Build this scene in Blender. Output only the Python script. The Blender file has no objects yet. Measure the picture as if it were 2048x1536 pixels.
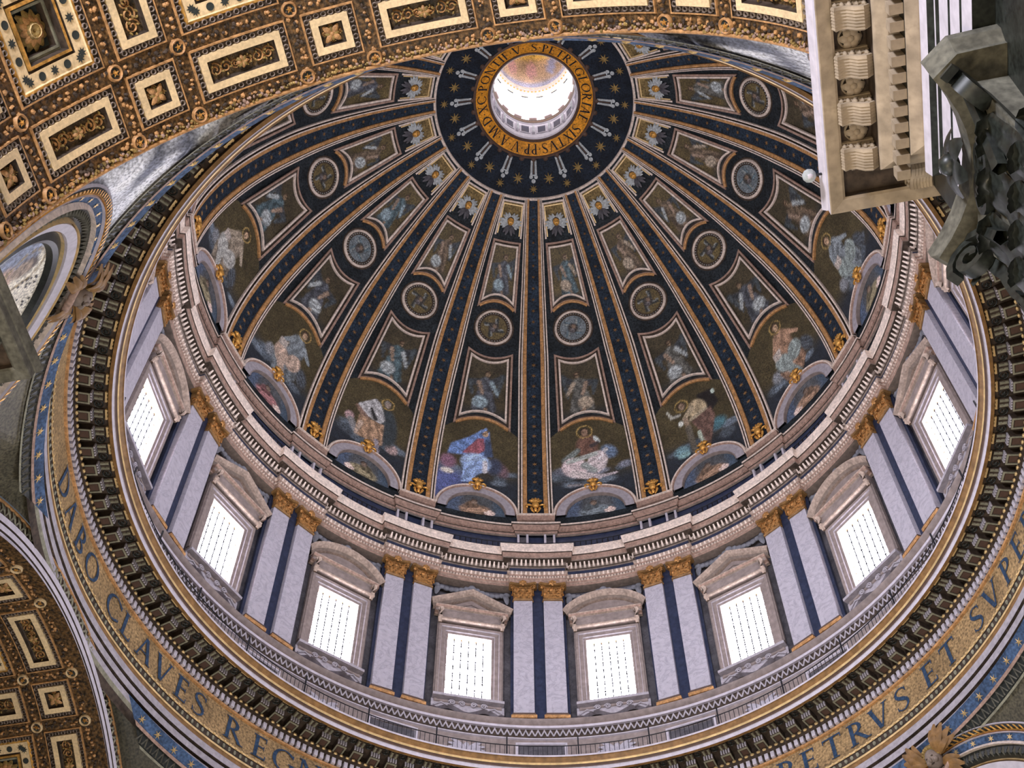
import bpy, math, random
import numpy as np
from mathutils import Vector, Matrix

random.seed(7); RNG = np.random.RandomState(11)
SC = bpy.context.scene
COL = SC.collection
D2R = math.pi/180

# ------------------------------------------------------------------ camera
def cam_setup():
    el, yaw = 59.304*D2R, .229*D2R
    f = Vector((math.sin(yaw)*math.cos(el), math.cos(yaw)*math.cos(el), math.sin(el)))
    r = Vector((math.cos(yaw), -math.sin(yaw), 0)); u = r.cross(f)
    c = bpy.data.cameras.new('camera'); o = bpy.data.objects.new('camera', c); COL.objects.link(o)
    M = Matrix((r, u, -f)).transposed().to_4x4(); M.translation = Vector((-1.919, -34.808, 0))
    o.matrix_world = M
    c.sensor_fit = 'HORIZONTAL'; c.sensor_width = 36; c.lens = 2669.58/2048*36
    c.clip_start = .1; c.clip_end = 1000
    SC.camera = o
cam_setup()

# ------------------------------------------------------------------ light
W = bpy.data.worlds.new('sky'); SC.world = W; W.use_nodes = True
W.node_tree.nodes['Background'].inputs[0].default_value = (.75, .86, 1, 1)
W.node_tree.nodes['Background'].inputs[1].default_value = .1
SC.view_settings.view_transform = 'Standard'; SC.view_settings.look = 'None'
SC.view_settings.exposure = 0.0; SC.view_settings.gamma = 1.0
SC.view_settings.use_curve_mapping = False
try:
    SC.cycles.max_bounces = 6; SC.cycles.diffuse_bounces = 3; SC.cycles.glossy_bounces = 2
    SC.cycles.sample_clamp_indirect = 4.0
except Exception: pass

def area(name, loc, target, size, power, col, size_y=None, disk=False):
    l = bpy.data.lights.new(name, 'AREA'); l.energy = power; l.color = col; l.size = size
    if size_y: l.shape = 'RECTANGLE'; l.size_y = size_y
    elif disk: l.shape = 'DISK'
    o = bpy.data.objects.new(name, l); COL.objects.link(o); o.location = loc
    o.rotation_euler = (Vector(target)-Vector(loc)).to_track_quat('-Z', 'Y').to_euler()
    return o
AX = 191.25            # azimuth of the arm we stand in
def polar(az, d): return (d*math.sin(az*D2R), d*math.cos(az*D2R))
# daylight bounced up by the sunlit crossing floor, and the two lit arms
area('floor_bounce_light', (0, 0, -1.2), (0, 0, 60), 36, 9000, (1, .92, .84), disk=True)
x, y = polar(AX, 44); area('arm_bounce_light', (x, y, -1.2), (x*.8, y*.8, 40), 22, 5200, (1, .80, .52), disk=True)
x, y = polar(281.25, 44); area('side_arm_light', (x, y, -1.2), (x*.9, y*.9, 40), 20, 60, (1, .85, .7), disk=True)
# unseen fill lights added to brighten the near pendentives and the pier like daylight
x, y = polar(AX-36, 4); area('pendentive_fill_light', (x*-3.2, y*-3.2, 22), (-9, -20, 36), 6, 2800, (.82, .86, 1))
def armloc(lat, dep, z):
    a = AX*D2R; return (math.sin(a)*(21.84+dep)+math.cos(a)*lat, math.cos(a)*(21.84+dep)-math.sin(a)*lat, z)
area('pier_fill_light', armloc(9, 30, 27), armloc(-12, 3, 27), 6, 19000, (.88, .88, 1))
area('arm_fill_light', armloc(7, 7, 2), armloc(-11, 3, 29), 3, 2600, (1, .80, .52))  # unseen warm area light added to bring out the right entablature's relief

# ------------------------------------------------------------------ materials
def node_mat(name, col, rough=.75, metal=0, var=.25, scale=3.0, grain=0., gscale=40., bump=0., bscale=None, spec=.3, col2=None, vein=0):
    m = bpy.data.materials.new(name); m.use_nodes = True
    nt = m.node_tree; N = nt.nodes; L = nt.links; b = N['Principled BSDF']
    b.inputs['Roughness'].default_value = rough; b.inputs['Metallic'].default_value = metal
    b.inputs['Specular IOR Level'].default_value = spec
    tc = N.new('ShaderNodeTexCoord'); no = N.new('ShaderNodeTexNoise')
    no.inputs['Scale'].default_value = scale; no.inputs['Detail'].default_value = 4
    L.new(tc.outputs['Object'], no.inputs['Vector'])
    mx = N.new('ShaderNodeMix'); mx.data_type = 'RGBA'
    c2 = col2 or tuple(c*(1-var) for c in col); c1 = col if col2 else tuple(min(1, c*(1+var)) for c in col)
    mr = N.new('ShaderNodeMapRange'); mr.inputs[1].default_value = .32; mr.inputs[2].default_value = .68
    L.new(no.outputs[0], mr.inputs[0]); L.new(mr.outputs[0], mx.inputs[0])
    mx.inputs[6].default_value = (*c1, 1); mx.inputs[7].default_value = (*c2, 1)
    out = mx.outputs[2]
    if vein:
        wv = N.new('ShaderNodeTexNoise'); wv.inputs['Scale'].default_value = 1.1; wv.inputs['Detail'].default_value = 7; wv.inputs['Distortion'].default_value = 2.2
        L.new(tc.outputs['Object'], wv.inputs['Vector'])
        r2 = N.new('ShaderNodeValToRGB'); e = r2.color_ramp.elements
        e[0].position = .455; e[0].color = (1, 1, 1, 1); e[1].position = .5; e[1].color = (1-vein, 1-vein, 1-vein*.9, 1)
        e2 = r2.color_ramp.elements.new(.55); e2.color = (1, 1, 1, 1)
        L.new(wv.outputs[0], r2.inputs[0])
        m3 = N.new('ShaderNodeMix'); m3.data_type = 'RGBA'; m3.blend_type = 'MULTIPLY'; m3.inputs[0].default_value = 1
        L.new(out, m3.inputs[6]); L.new(r2.outputs[0], m3.inputs[7]); out = m3.outputs[2]
    if grain:
        g = N.new('ShaderNodeTexNoise'); g.inputs['Scale'].default_value = gscale; g.inputs['Detail'].default_value = 2
        L.new(tc.outputs['Object'], g.inputs['Vector'])
        gr = N.new('ShaderNodeMapRange'); gr.inputs[1].default_value = .3; gr.inputs[2].default_value = .7; gr.inputs[3].default_value = 1-grain; gr.inputs[4].default_value = 1+grain
        L.new(g.outputs[0], gr.inputs[0])
        m4 = N.new('ShaderNodeMix'); m4.data_type = 'RGBA'; m4.blend_type = 'MULTIPLY'; m4.inputs[0].default_value = 1
        L.new(out, m4.inputs[6]); L.new(gr.outputs[0], m4.inputs[7]); out = m4.outputs[2]
    L.new(out, b.inputs['Base Color'])
    if bump:
        bn = N.new('ShaderNodeTexNoise'); bn.inputs['Scale'].default_value = bscale or scale*4; bn.inputs['Detail'].default_value = 3
        L.new(tc.outputs['Object'], bn.inputs['Vector'])
        bp = N.new('ShaderNodeBump'); bp.inputs['Strength'].default_value = bump; bp.inputs['Distance'].default_value = .08
        L.new(bn.outputs[0], bp.inputs['Height']); L.new(bp.outputs[0], b.inputs['Normal'])
    return m

def emit_mat(name, col, s):
    m = bpy.data.materials.new(name); m.use_nodes = True
    nt = m.node_tree; nt.nodes.clear()
    o = nt.nodes.new('ShaderNodeOutputMaterial'); e = nt.nodes.new('ShaderNodeEmission')
    e.inputs[0].default_value = (*col, 1); e.inputs[1].default_value = s
    nt.links.new(e.outputs[0], o.inputs[0]); return m

def paint_mat(name, rough=.55):
    """tesserae coloured from the picture stored in the mesh"""
    m = bpy.data.materials.new(name); m.use_nodes = True
    nt = m.node_tree; N = nt.nodes; L = nt.links; b = N['Principled BSDF']; b.inputs['Roughness'].default_value = rough
    a = N.new('ShaderNodeAttribute'); a.attribute_name = 'Col'
    tc = N.new('ShaderNodeTexCoord'); g = N.new('ShaderNodeTexNoise'); g.inputs['Scale'].default_value = 9; g.inputs['Detail'].default_value = 3
    L.new(tc.outputs['Object'], g.inputs['Vector'])
    gr = N.new('ShaderNodeMapRange'); gr.inputs[1].default_value = .3; gr.inputs[2].default_value = .7; gr.inputs[3].default_value = .35; gr.inputs[4].default_value = 1.65
    L.new(g.outputs[0], gr.inputs[0])
    mx = N.new('ShaderNodeMix'); mx.data_type = 'RGBA'; mx.blend_type = 'MULTIPLY'; mx.inputs[0].default_value = 1
    L.new(a.outputs['Color'], mx.inputs[6]); L.new(gr.outputs[0], mx.inputs[7]); L.new(mx.outputs[2], b.inputs['Base Color'])
    return m

MT = dict(
 cream = node_mat('cream_stucco', (.74, .62, .53), var=.15, grain=.2, gscale=7),
 pink  = node_mat('rose_stucco', (.36, .24, .185), var=.2, grain=.25, gscale=7),
 ochre = node_mat('ochre_gilt_stucco', (.47, .25, .10), var=.25, grain=.3, gscale=8, rough=.5),
 umber = node_mat('dark_umber_stucco', (.060, .042, .030), var=.4, grain=.5, gscale=6),
 marble= node_mat('grey_marble', (.46, .435, .485), var=.08, vein=.22, rough=.4),
 slate = node_mat('slate_blue_marble', (.035, .045, .085), var=.25, rough=.35, vein=.2),
 dgrey = node_mat('dark_grey_marble', (.10, .095, .105), var=.35, scale=1.2, rough=.5, vein=.35),
 taupe = node_mat('taupe_stone', (.27, .22, .20), var=.2, grain=.2, gscale=6),
 gilded= node_mat('warm_travertine', (.34, .27, .19), var=.25, grain=.25, gscale=6),
 stone = node_mat('travertine', (.235, .185, .15), var=.2, grain=.15, gscale=5),
 white = node_mat('lavender_white_marble', (.56, .52, .57), var=.1, grain=.12, gscale=6),
 navy  = node_mat('midnight_mosaic', (.016, .021, .025), var=.4, scale=.9, grain=.75, gscale=7),
 black = node_mat('night_blue_mosaic', (.008, .013, .022), var=.4, scale=1, grain=.7, gscale=8),
 blue  = node_mat('deep_blue_mosaic', (.016, .027, .043), var=.4, scale=.8, grain=.8, gscale=7),
 sky   = node_mat('star_blue_mosaic', (.05, .09, .17), var=.35, scale=.8, grain=.5, gscale=7),
 gold  = node_mat('gilt_bronze', (.75, .40, .10), rough=.42, metal=.55, var=.3, scale=2, grain=.4, gscale=6),
 goldl = node_mat('pale_gilt', (.80, .58, .28), rough=.45, metal=.35, var=.2, scale=3),
 fascia= node_mat('grey_fascia_marble', (.40, .37, .40), var=.15, grain=.2, gscale=6),
 buff  = node_mat('buff_stucco', (.40, .31, .25), var=.2, grain=.25, gscale=7),
 bronze= node_mat('brown_bronze', (.24, .13, .045), var=.3, grain=.3, gscale=6, rough=.5),
 capgold= node_mat('dark_gilt_capital', (.40, .20, .065), rough=.5, metal=.25, var=.4, scale=5, grain=.5, gscale=7),
 oldgold= node_mat('old_gold', (.30, .20, .065), rough=.5, metal=.2, var=.35, scale=2, grain=.4, gscale=7),
 ground= node_mat('mottled_gold_ground', (.20, .14, .055), var=.4, scale=2, grain=.7, gscale=8),
 mosaic= node_mat('gold_ground_mosaic', (.31, .205, .095), var=.25, scale=.5, grain=.6, gscale=8, rough=.45),
 orange= node_mat('amber_mosaic', (.72, .30, .025), var=.25, scale=1.5, grain=.35, gscale=7, rough=.45),
 letter= node_mat('blue_letter_mosaic', (.022, .05, .10), var=.3, grain=.4, gscale=8),
 tan   = node_mat('gilt_tan_band', (.80, .60, .34), var=.12, scale=1, grain=.16, gscale=9, rough=.5),
 garl  = node_mat('gilt_garland', (.17, .09, .032), col2=(.02, .015, .009), scale=6, grain=.6, gscale=9, bump=.8, bscale=7, rough=.5),
 relief= node_mat('gilt_scroll_panel', (.13, .08, .035), col2=(.018, .016, .012), scale=4.5, grain=.6, gscale=10, bump=.8, bscale=8, rough=.5),
 coffer= node_mat('verdigris_coffer', (.035, .042, .038), var=.5, grain=.4, gscale=6),
 dark_shade  = node_mat('dark_and_shaded_stone', (.015, .018, .015), var=.4, scale=3, grain=.5, gscale=9, rough=.42, spec=.5),  # pier and capital's shade put into the colour; dark mouldings use it too
 dim   = node_mat('olive_and_shaded_stone', (.11, .105, .082), var=.3, scale=2, grain=.3, gscale=7),  # also the shaded copy of the stone on the left pier
 greyrel= node_mat('grey_blue_stucco', (.20, .205, .23), var=.25, grain=.25, gscale=6),
 wood  = node_mat('olive_grey_moulding', (.25, .24, .17), var=.25, grain=.2, gscale=7),
 iron  = node_mat('black_iron', (.012, .012, .016), rough=.5, var=.1),
 silver= node_mat('silver_mosaic', (.42, .45, .45), var=.25, grain=.3, gscale=7),
 rosso = node_mat('red_brown_marble', (.10, .058, .04), var=.2, grain=.2, gscale=6, rough=.5),
 floor = node_mat('floor_marble', (.42, .38, .34), var=.2, vein=.3, rough=.3),
 glass = emit_mat('daylit_window_glass', (.88, .865, 1.0), 36.0),
 lglass= emit_mat('daylit_lantern_glass', (1.0, .97, .98), 7.0),
 paint = paint_mat('picture_mosaic'),
 pages = paint_mat('lit_picture_mosaic'),  # near pictures whose colours hold the strong light on them
)

# ------------------------------------------------------------------ mesh helpers
class MB:
    def __init__(s): s.V = []; s.F = []; s.M = []; s.n = 0; s.C = []
    def add(s, V, F, m=0, col=None):
        V = np.asarray(V, float).reshape(-1, 3)
        s.V.append(V); s.F += [tuple(int(i)+s.n for i in f) for f in F]
        s.M += [m]*len(F) if np.isscalar(m) else list(m)
        if col is not None: s.C.append(np.asarray(col, float))
        s.n += len(V); return s
    def mesh(s, name, mats, base=(0, 0, 0), smooth=None):
        V = np.concatenate(s.V) - np.array(base)
        me = bpy.data.meshes.new(name); me.from_pydata(V.tolist(), [], s.F)
        for m in (mats if isinstance(mats, (list, tuple)) else [mats]): me.materials.append(MT[m])
        if len(set(s.M)) > 1 or (s.M and s.M[0]): me.polygons.foreach_set('material_index', np.array(s.M, np.int32))
        if smooth:
            me.polygons.foreach_set('use_smooth', np.ones(len(s.F), bool)); me.set_sharp_from_angle(angle=smooth*D2R)
        if s.C:
            c = np.concatenate(s.C); a = me.color_attributes.new('Col', 'FLOAT_COLOR', 'POINT')
            a.data.foreach_set('color', np.c_[c, np.ones(len(c))].astype(np.float32).ravel())
        me.update(); return me

def gridf(nr, nc, cc=False, cr=False):
    i = np.arange(nr if cr else nr-1)[:, None]; j = np.arange(nc if cc else nc-1)[None, :]
    i2 = (i+1) % nr; j2 = (j+1) % nc
    return np.stack([(i*nc+j), (i*nc+j2), (i2*nc+j2), (i2*nc+j)], -1).reshape(-1, 4)

def box(mb, c, h, m=0, ex=(1, 0, 0), ey=(0, 1, 0), ez=(0, 0, 1), taper=1.0):
    ex, ey, ez, c = map(lambda a: np.array(a, float), (ex, ey, ez, c))
    V = []
    for k in (-1, 1):
        t = taper if k > 0 else 1
        for a, b in ((-1, -1), (1, -1), (1, 1), (-1, 1)): V.append(c+ex*a*h[0]*t+ey*b*h[1]*t+ez*k*h[2])
    return mb.add(V, [(0, 3, 2, 1), (4, 5, 6, 7), (0, 1, 5, 4), (1, 2, 6, 5), (2, 3, 7, 6), (3, 0, 4, 7)], m)

def ell(mb, c, r, m=0, nu=8, nv=5, ex=(1, 0, 0), ey=(0, 1, 0), ez=(0, 0, 1)):
    ex, ey, ez, c = map(lambda a: np.array(a, float), (ex, ey, ez, c))
    t = np.linspace(0, math.pi, nv+1)[:, None]; p = np.arange(nu)/nu*2*math.pi
    X = np.sin(t)*np.cos(p); Y = np.sin(t)*np.sin(p); Z = np.cos(t)+0*p
    V = c+ (X*r[0])[..., None]*ex+(Y*r[1])[..., None]*ey+(Z*r[2])[..., None]*ez
    return mb.add(V.reshape(-1, 3), gridf(nv+1, nu, cc=True), m)

def tube(mb, P, r, m=0, n=6, closed=False):
    P = np.asarray(P, float); N_ = len(P); r = np.broadcast_to(r, (N_,))
    T = np.gradient(P, axis=0) if not closed else np.roll(P, -1, 0)-np.roll(P, 1, 0)
    T /= np.linalg.norm(T, axis=1)[:, None]+1e-12
    up = np.array([0, 0, 1.]) if abs(T[:, 2]).mean() < .8 else np.array([1., 0, 0])
    A = np.cross(T, up); A /= np.linalg.norm(A, axis=1)[:, None]+1e-12; B = np.cross(T, A)
    p = np.arange(n)/n*2*math.pi
    V = P[:, None]+r[:, None, None]*(np.cos(p)[None, :, None]*A[:, None]+np.sin(p)[None, :, None]*B[:, None])
    return mb.add(V.reshape(-1, 3), gridf(N_, n, cc=True, cr=closed), m)

def lathe(prof, n=160, a0=0., a1=360.):
    """prof [(r,z)...] about the dome axis -> V,F"""
    full = abs(a1-a0-360) < 1e-6
    th = (np.arange(n)/n*360 if full else np.linspace(a0, a1, n))*D2R
    P = np.array(prof, float)
    V = np.stack([P[:, None, 0]*np.sin(th), P[:, None, 0]*np.cos(th), P[:, None, 1]+0*th], -1)
    return V.reshape(-1, 3), gridf(len(P), n, cc=full)

# ---- charts: P(u,v,n) -> xyz, metric(u,v) -> metres per unit
class Dome:
    z0, rb, rt, zt = 77.8, 22.1, 7.83, 101.46
    R = ((rb-rt)**2+(zt-z0)**2)/(2*(rb-rt)); rc = rb-R
    def rz(s, v, n=0):
        v = np.asarray(v, float); a = np.maximum(v, 0)*D2R
        r = s.rc+(s.R-n)*np.cos(a); z = s.z0+(s.R-n)*np.sin(a)+np.minimum(v, 0)*D2R*s.R
        return r, z
    def P(s, u, v, n=0):
        r, z = s.rz(v, n); u = np.asarray(u, float)*D2R
        return np.stack(np.broadcast_arrays(r*np.sin(u), r*np.cos(u), z), -1)
    def metric(s, u, v): return s.rz(v)[0]*D2R, s.R*D2R+0*np.asarray(v, float)
class Cyl:
    def __init__(s, r): s.r = r
    def P(s, u, v, n=0):
        u = np.asarray(u, float)*D2R; r = s.r-n
        return np.stack(np.broadcast_arrays(r*np.sin(u), r*np.cos(u), np.asarray(v, float)), -1)
    def metric(s, u, v): return s.r*D2R+0*np.asarray(v, float), 1+0*np.asarray(v, float)
class Sph:
    R, z0 = 25.07, 32.9
    def P(s, u, v, n=0):
        u = np.asarray(u, float)*D2R; v = np.asarray(v, float)*D2R; r = s.R-n
        c = np.max([np.cos(u-a*D2R) for a in (11.25, 101.25, 191.25, 281.25)], axis=0)*np.cos(v)      # flares back to meet the arch planes
        q = np.clip((c-.795)/.048, 0, 1); r = r+.83*q*q*(3-2*q)
        return np.stack(np.broadcast_arrays(r*np.cos(v)*np.sin(u), r*np.cos(v)*np.cos(u), s.z0+r*np.sin(v)), -1)
    def metric(s, u, v): return s.R*np.cos(np.asarray(v)*D2R)*D2R, s.R*D2R+0*np.asarray(v, float)
class SphPolar:
    """polar chart (u = bearing deg, v = distance deg) about a centre on the pendentive sphere"""
    def __init__(s, az, phi): s.az, s.phi = az, phi
    def P(s, u, v, n=0):
        a, p = s.az*D2R, s.phi*D2R
        c = np.array([math.cos(p)*math.sin(a), math.cos(p)*math.cos(a), math.sin(p)])
        e = np.array([math.cos(a), -math.sin(a), 0]); t = np.cross(e, c); t = t if t[2] > 0 else -t
        u, v, n = np.broadcast_arrays(np.asarray(u, float)*D2R, np.asarray(v, float)*D2R, np.asarray(n, float))
        d = np.cos(v)[..., None]*c+np.sin(v)[..., None]*(np.cos(u)[..., None]*e+np.sin(u)[..., None]*t)
        return np.array([0, 0, Sph.z0])+(Sph.R-n)[..., None]*d
class Vault:
    R, zc, d0 = 12.3, 32.7, 21.84
    def __init__(s, az):
        a = az*D2R; s.n = np.array([math.sin(a), math.cos(a), 0]); s.t = np.array([math.cos(a), -math.sin(a), 0])
    def P(s, u, v, n=0):
        u, v, n = np.broadcast_arrays(np.asarray(u, float)*D2R, np.asarray(v, float), np.asarray(n, float)); r = s.R-n
        return s.n*(s.d0+v)[..., None]+s.t*(r*np.sin(u))[..., None]+np.array([0, 0, 1.])*(s.zc+r*np.cos(u))[..., None]
    def metric(s, u, v): return s.R*D2R+0*np.asarray(v, float), 1+0*np.asarray(v, float)
class Plane:
    def __init__(s, o, ex, ey, ez): s.o, s.ex, s.ey, s.ez = [np.array(a, float) for a in (o, ex, ey, ez)]
    def P(s, u, v, n=0):
        u, v, n = np.broadcast_arrays(np.asarray(u, float), np.asarray(v, float), np.asarray(n, float))
        return s.o+u[..., None]*s.ex+v[..., None]*s.ey+n[..., None]*s.ez
    def metric(s, u, v): return 1+0*np.asarray(v, float), 1+0*np.asarray(v, float)
DOME = Dome(); SPH = Sph()

def sweep(mb, S, path, prof, closed=False, m=0):
    """sweep a section [(offset to the left of the path, height)] along a path in chart S"""
    p = np.array(path, float); N_ = len(p)
    mu, mv = S.metric(p[:, 0], p[:, 1]); mu = np.broadcast_to(mu, (N_,)); mv = np.broadcast_to(mv, (N_,))
    nx = np.roll(p, -1, 0)
    d = np.stack([(nx-p)[:, 0]*mu, (nx-p)[:, 1]*mv], -1); d /= np.linalg.norm(d, axis=1)[:, None]+1e-12
    d_in = np.roll(d, 1, 0)
    if not closed: d[-1] = d[-2]; d_in[0] = d[0]
    n1 = np.stack([-d_in[:, 1], d_in[:, 0]], -1); n2 = np.stack([-d[:, 1], d[:, 0]], -1)
    k = 1+(n1*n2).sum(1); mt = (n1+n2)/np.maximum(k, .25)[:, None]
    q = np.array(prof, float)
    U = p[:, None, 0]+mt[:, None, 0]*q[None, :, 0]/mu[:, None]; V = p[:, None, 1]+mt[:, None, 1]*q[None, :, 0]/mv[:, None]
    X = S.P(U, V, np.broadcast_to(q[None, :, 1], U.shape))
    F = gridf(N_, len(q), cr=closed)
    if not np.isscalar(m): m = list(np.tile(np.asarray(m), len(F)//(len(q)-1)))
    return mb.add(X.reshape(-1, 3), F, m)

def patch(mb, S, U, V, n=0, m=0, col=None):
    U = np.asarray(U, float)
    X = S.P(U, V, np.broadcast_to(n, U.shape))
    return mb.add(X.reshape(-1, 3), gridf(*U.shape), m, None if col is None else col.reshape(-1, 3))

def rect(a0, a1, b0, b1, na=2, nb=2): return np.meshgrid(np.linspace(a0, a1, na), np.linspace(b0, b1, nb))

def star(mb, S, u, v, r, k=8, n=.03, m=0, rin=.42, rot=0):
    mu, mv = S.metric(u, v)
    a = np.arange(2*k)/(2*k)*2*math.pi+rot; rr = np.where(np.arange(2*k) % 2 == 0, r, r*rin)
    U = np.r_[u, u+rr*np.sin(a)/mu]; V = np.r_[v, v+rr*np.cos(a)/mv]
    N_ = np.r_[n*2, np.full(2*k, n)]
    return mb.add(S.P(U, V, N_), [(0, 1+i, 1+(i+1) % (2*k)) for i in range(2*k)], m)

def disc(mb, S, u, v, r, n=.03, m=0, k=14):
    mu, mv = S.metric(u, v); a = np.arange(k)/k*2*math.pi
    return mb.add(S.P(np.r_[u, u+r*np.sin(a)/mu], np.r_[v, v+r*np.cos(a)/mv], n), [(0, 1+i, 1+(i+1) % k) for i in range(k)], m)

def circ(S, u, v, r, k=28, a0=0., a1=360., rv=None):
    mu, mv = S.metric(u, v); a = (np.arange(k)/k*360 if a1-a0 == 360 else np.linspace(a0, a1, k))*D2R
    return np.stack([u+r*np.cos(a)/mu, v+(rv or r)*np.sin(a)/mv], -1)

ROLL = lambda w, h: [(-w, 0), (-w*.7, h*.7), (0, h), (w*.7, h*.7), (w, 0)]
SLAB = lambda w, h: [(-w, 0), (-w, h), (w, h), (w, 0)]

# ------------------------------------------------------------------ objects
def link(name, data=None, parent=None, loc=(0, 0, 0), rz=0., kind=None):
    o = bpy.data.objects.new(name, data); COL.objects.link(o)
    if parent: o.parent = parent
    o.location = loc; o.rotation_euler = (0, 0, rz)
    if kind: o['kind'] = kind
    return o
def tag(o, label, cat=None, group=None, kind=None):
    o['label'] = label
    if cat: o['category'] = cat
    if group: o['group'] = group
    if kind: o['kind'] = kind
    return o
def place(name, parts, base, th, label, cat, group=None, kind=None):
    """parts [(name, mesh, [(sub, mesh)...], kind)] modelled at azimuth 0 about base; set at azimuth th"""
    r, z = base
    root = link(name, None, None, (r*math.sin(th*D2R), r*math.cos(th*D2R), z), -th*D2R)
    tag(root, label, cat, group, kind)
    for p in parts:
        o = link(p[0], p[1], root, kind=p[3] if len(p) > 3 else None)
        for q in (p[2] if len(p) > 2 else []): link(q[0], q[1], o, kind=q[2] if len(q) > 2 else None)
    return root
ORD = 'zeroth first second third fourth fifth sixth seventh eighth ninth tenth'.split()
def bay(i): return f"{ORD[i+1]} bay right of the centre rib" if i >= 0 else f"{ORD[-i]} bay left of the centre rib"
def ribname(k, what):
    if k == 0: return f"{what} at the middle of the drum"
    return f"{what}, {ORD[abs(k)]} to the {'right' if k > 0 else 'left'} of the middle one"
BAYS = list(range(-7, 7))
def baz(i): return 11.25+22.5*i

# ------------------------------------------------------------------ big shells
def ring_obj(name, prof, mats, m=None, parent=None, kind='structure', n=192, smooth=35):
    V, F = lathe(prof, n); mb = MB()
    mm = 0 if m is None else list(np.repeat(np.asarray(m), n))
    mb.add(V, F, mm)
    return link(name, mb.mesh(name, mats, smooth=smooth), parent, kind=kind)

vs = np.linspace(-4, 62.2, 60); r_, z_ = DOME.rz(vs)
dome_shell = ring_obj('ceiling', list(zip(r_, z_)), ['navy'])
tag(dome_shell, 'midnight blue mosaic shell of the great dome behind its ribs', 'ceiling')
eye = ring_obj('ceiling', [(7.83, 101.46), (7.3, 101.75), (6.4, 102.16), (5.5, 102.55), (4.7, 102.85)], ['black'])
tag(eye, 'dark starry mosaic collar around the eye of the dome', 'ceiling')
eyeparts = MB()
V, F = lathe([(7.95, 101.32), (7.9, 101.28), (7.78, 101.34), (7.74, 101.48)], 160); eyeparts.add(V, F)
link('rim_moulding', eyeparts.mesh('rim_moulding', 'cream', smooth=40), eye)
class Eye:                                   # chart: azimuth, radius
    def P(s, u, v, n=0):
        u = np.asarray(u, float)*D2R; v = np.asarray(v, float); z = np.interp(-v, [-7.83, -7.3, -6.4, -5.5, -4.7], [101.46, 101.75, 102.16, 102.55, 102.85])
        return np.stack(np.broadcast_arrays(v*np.sin(u), v*np.cos(u), z-n), -1)
    def metric(s, u, v): return np.asarray(v, float)*D2R, 1+0*np.asarray(v, float)
EYE = Eye()
def inst_star(S, r, name, mat, base, k=8, rin=.36):
    mb = MB(); star(mb, S, 0, base, r, k=k, rin=rin, n=.04); x, y_, z = S.P(0, base)
    return mb.mesh(name, mat, (x, y_, z)), (y_, z)
me, (br, bz) = inst_star(EYE, .46, 'gilt_star', 'oldgold', 6.42)
me2, (br2, bz2) = inst_star(EYE, .36, 'gilt_star', 'oldgold', 7.12)
for k in range(16):
    th = 11.25+22.5*k
    link('gilt_star', me, eye, (br*math.sin(th*D2R), br*math.cos(th*D2R), bz), -th*D2R)
    th = 22.5*k
    link('gilt_star', me2, eye, (br2*math.sin(th*D2R), br2*math.cos(th*D2R), bz2), -th*D2R)
# silver candelabra figures round the eye
mb = MB()
for sx in (-.17, .17):
    patch(mb, EYE, *np.meshgrid(np.array([sx-.085, sx+.085])/5.6/D2R, [5.0, 6.05]), n=.06)
patch(mb, EYE, *np.meshgrid(np.array([-.035, .035])/5.6/D2R, [5.0, 6.0]), n=.05, m=1)
for sx in (-.2, .2): disc(mb, EYE, sx/6.2/D2R, 6.22, .15, n=.09)
disc(mb, EYE, 0, 6.52, .17, n=.1, m=2, k=10)
patch(mb, EYE, *np.meshgrid(np.array([-.3, .3])/6.2/D2R, [6.05, 6.14]), n=.08)
x, yb, zb = EYE.P(0, 5.7); herm = mb.mesh('candelabrum', ['silver', 'rosso', 'silver'], (x, yb, zb))
for k in range(16):
    th = 22.5*k
    link('candelabrum', herm, eye, (yb*math.sin(th*D2R), yb*math.cos(th*D2R), zb), -th*D2R)

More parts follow.
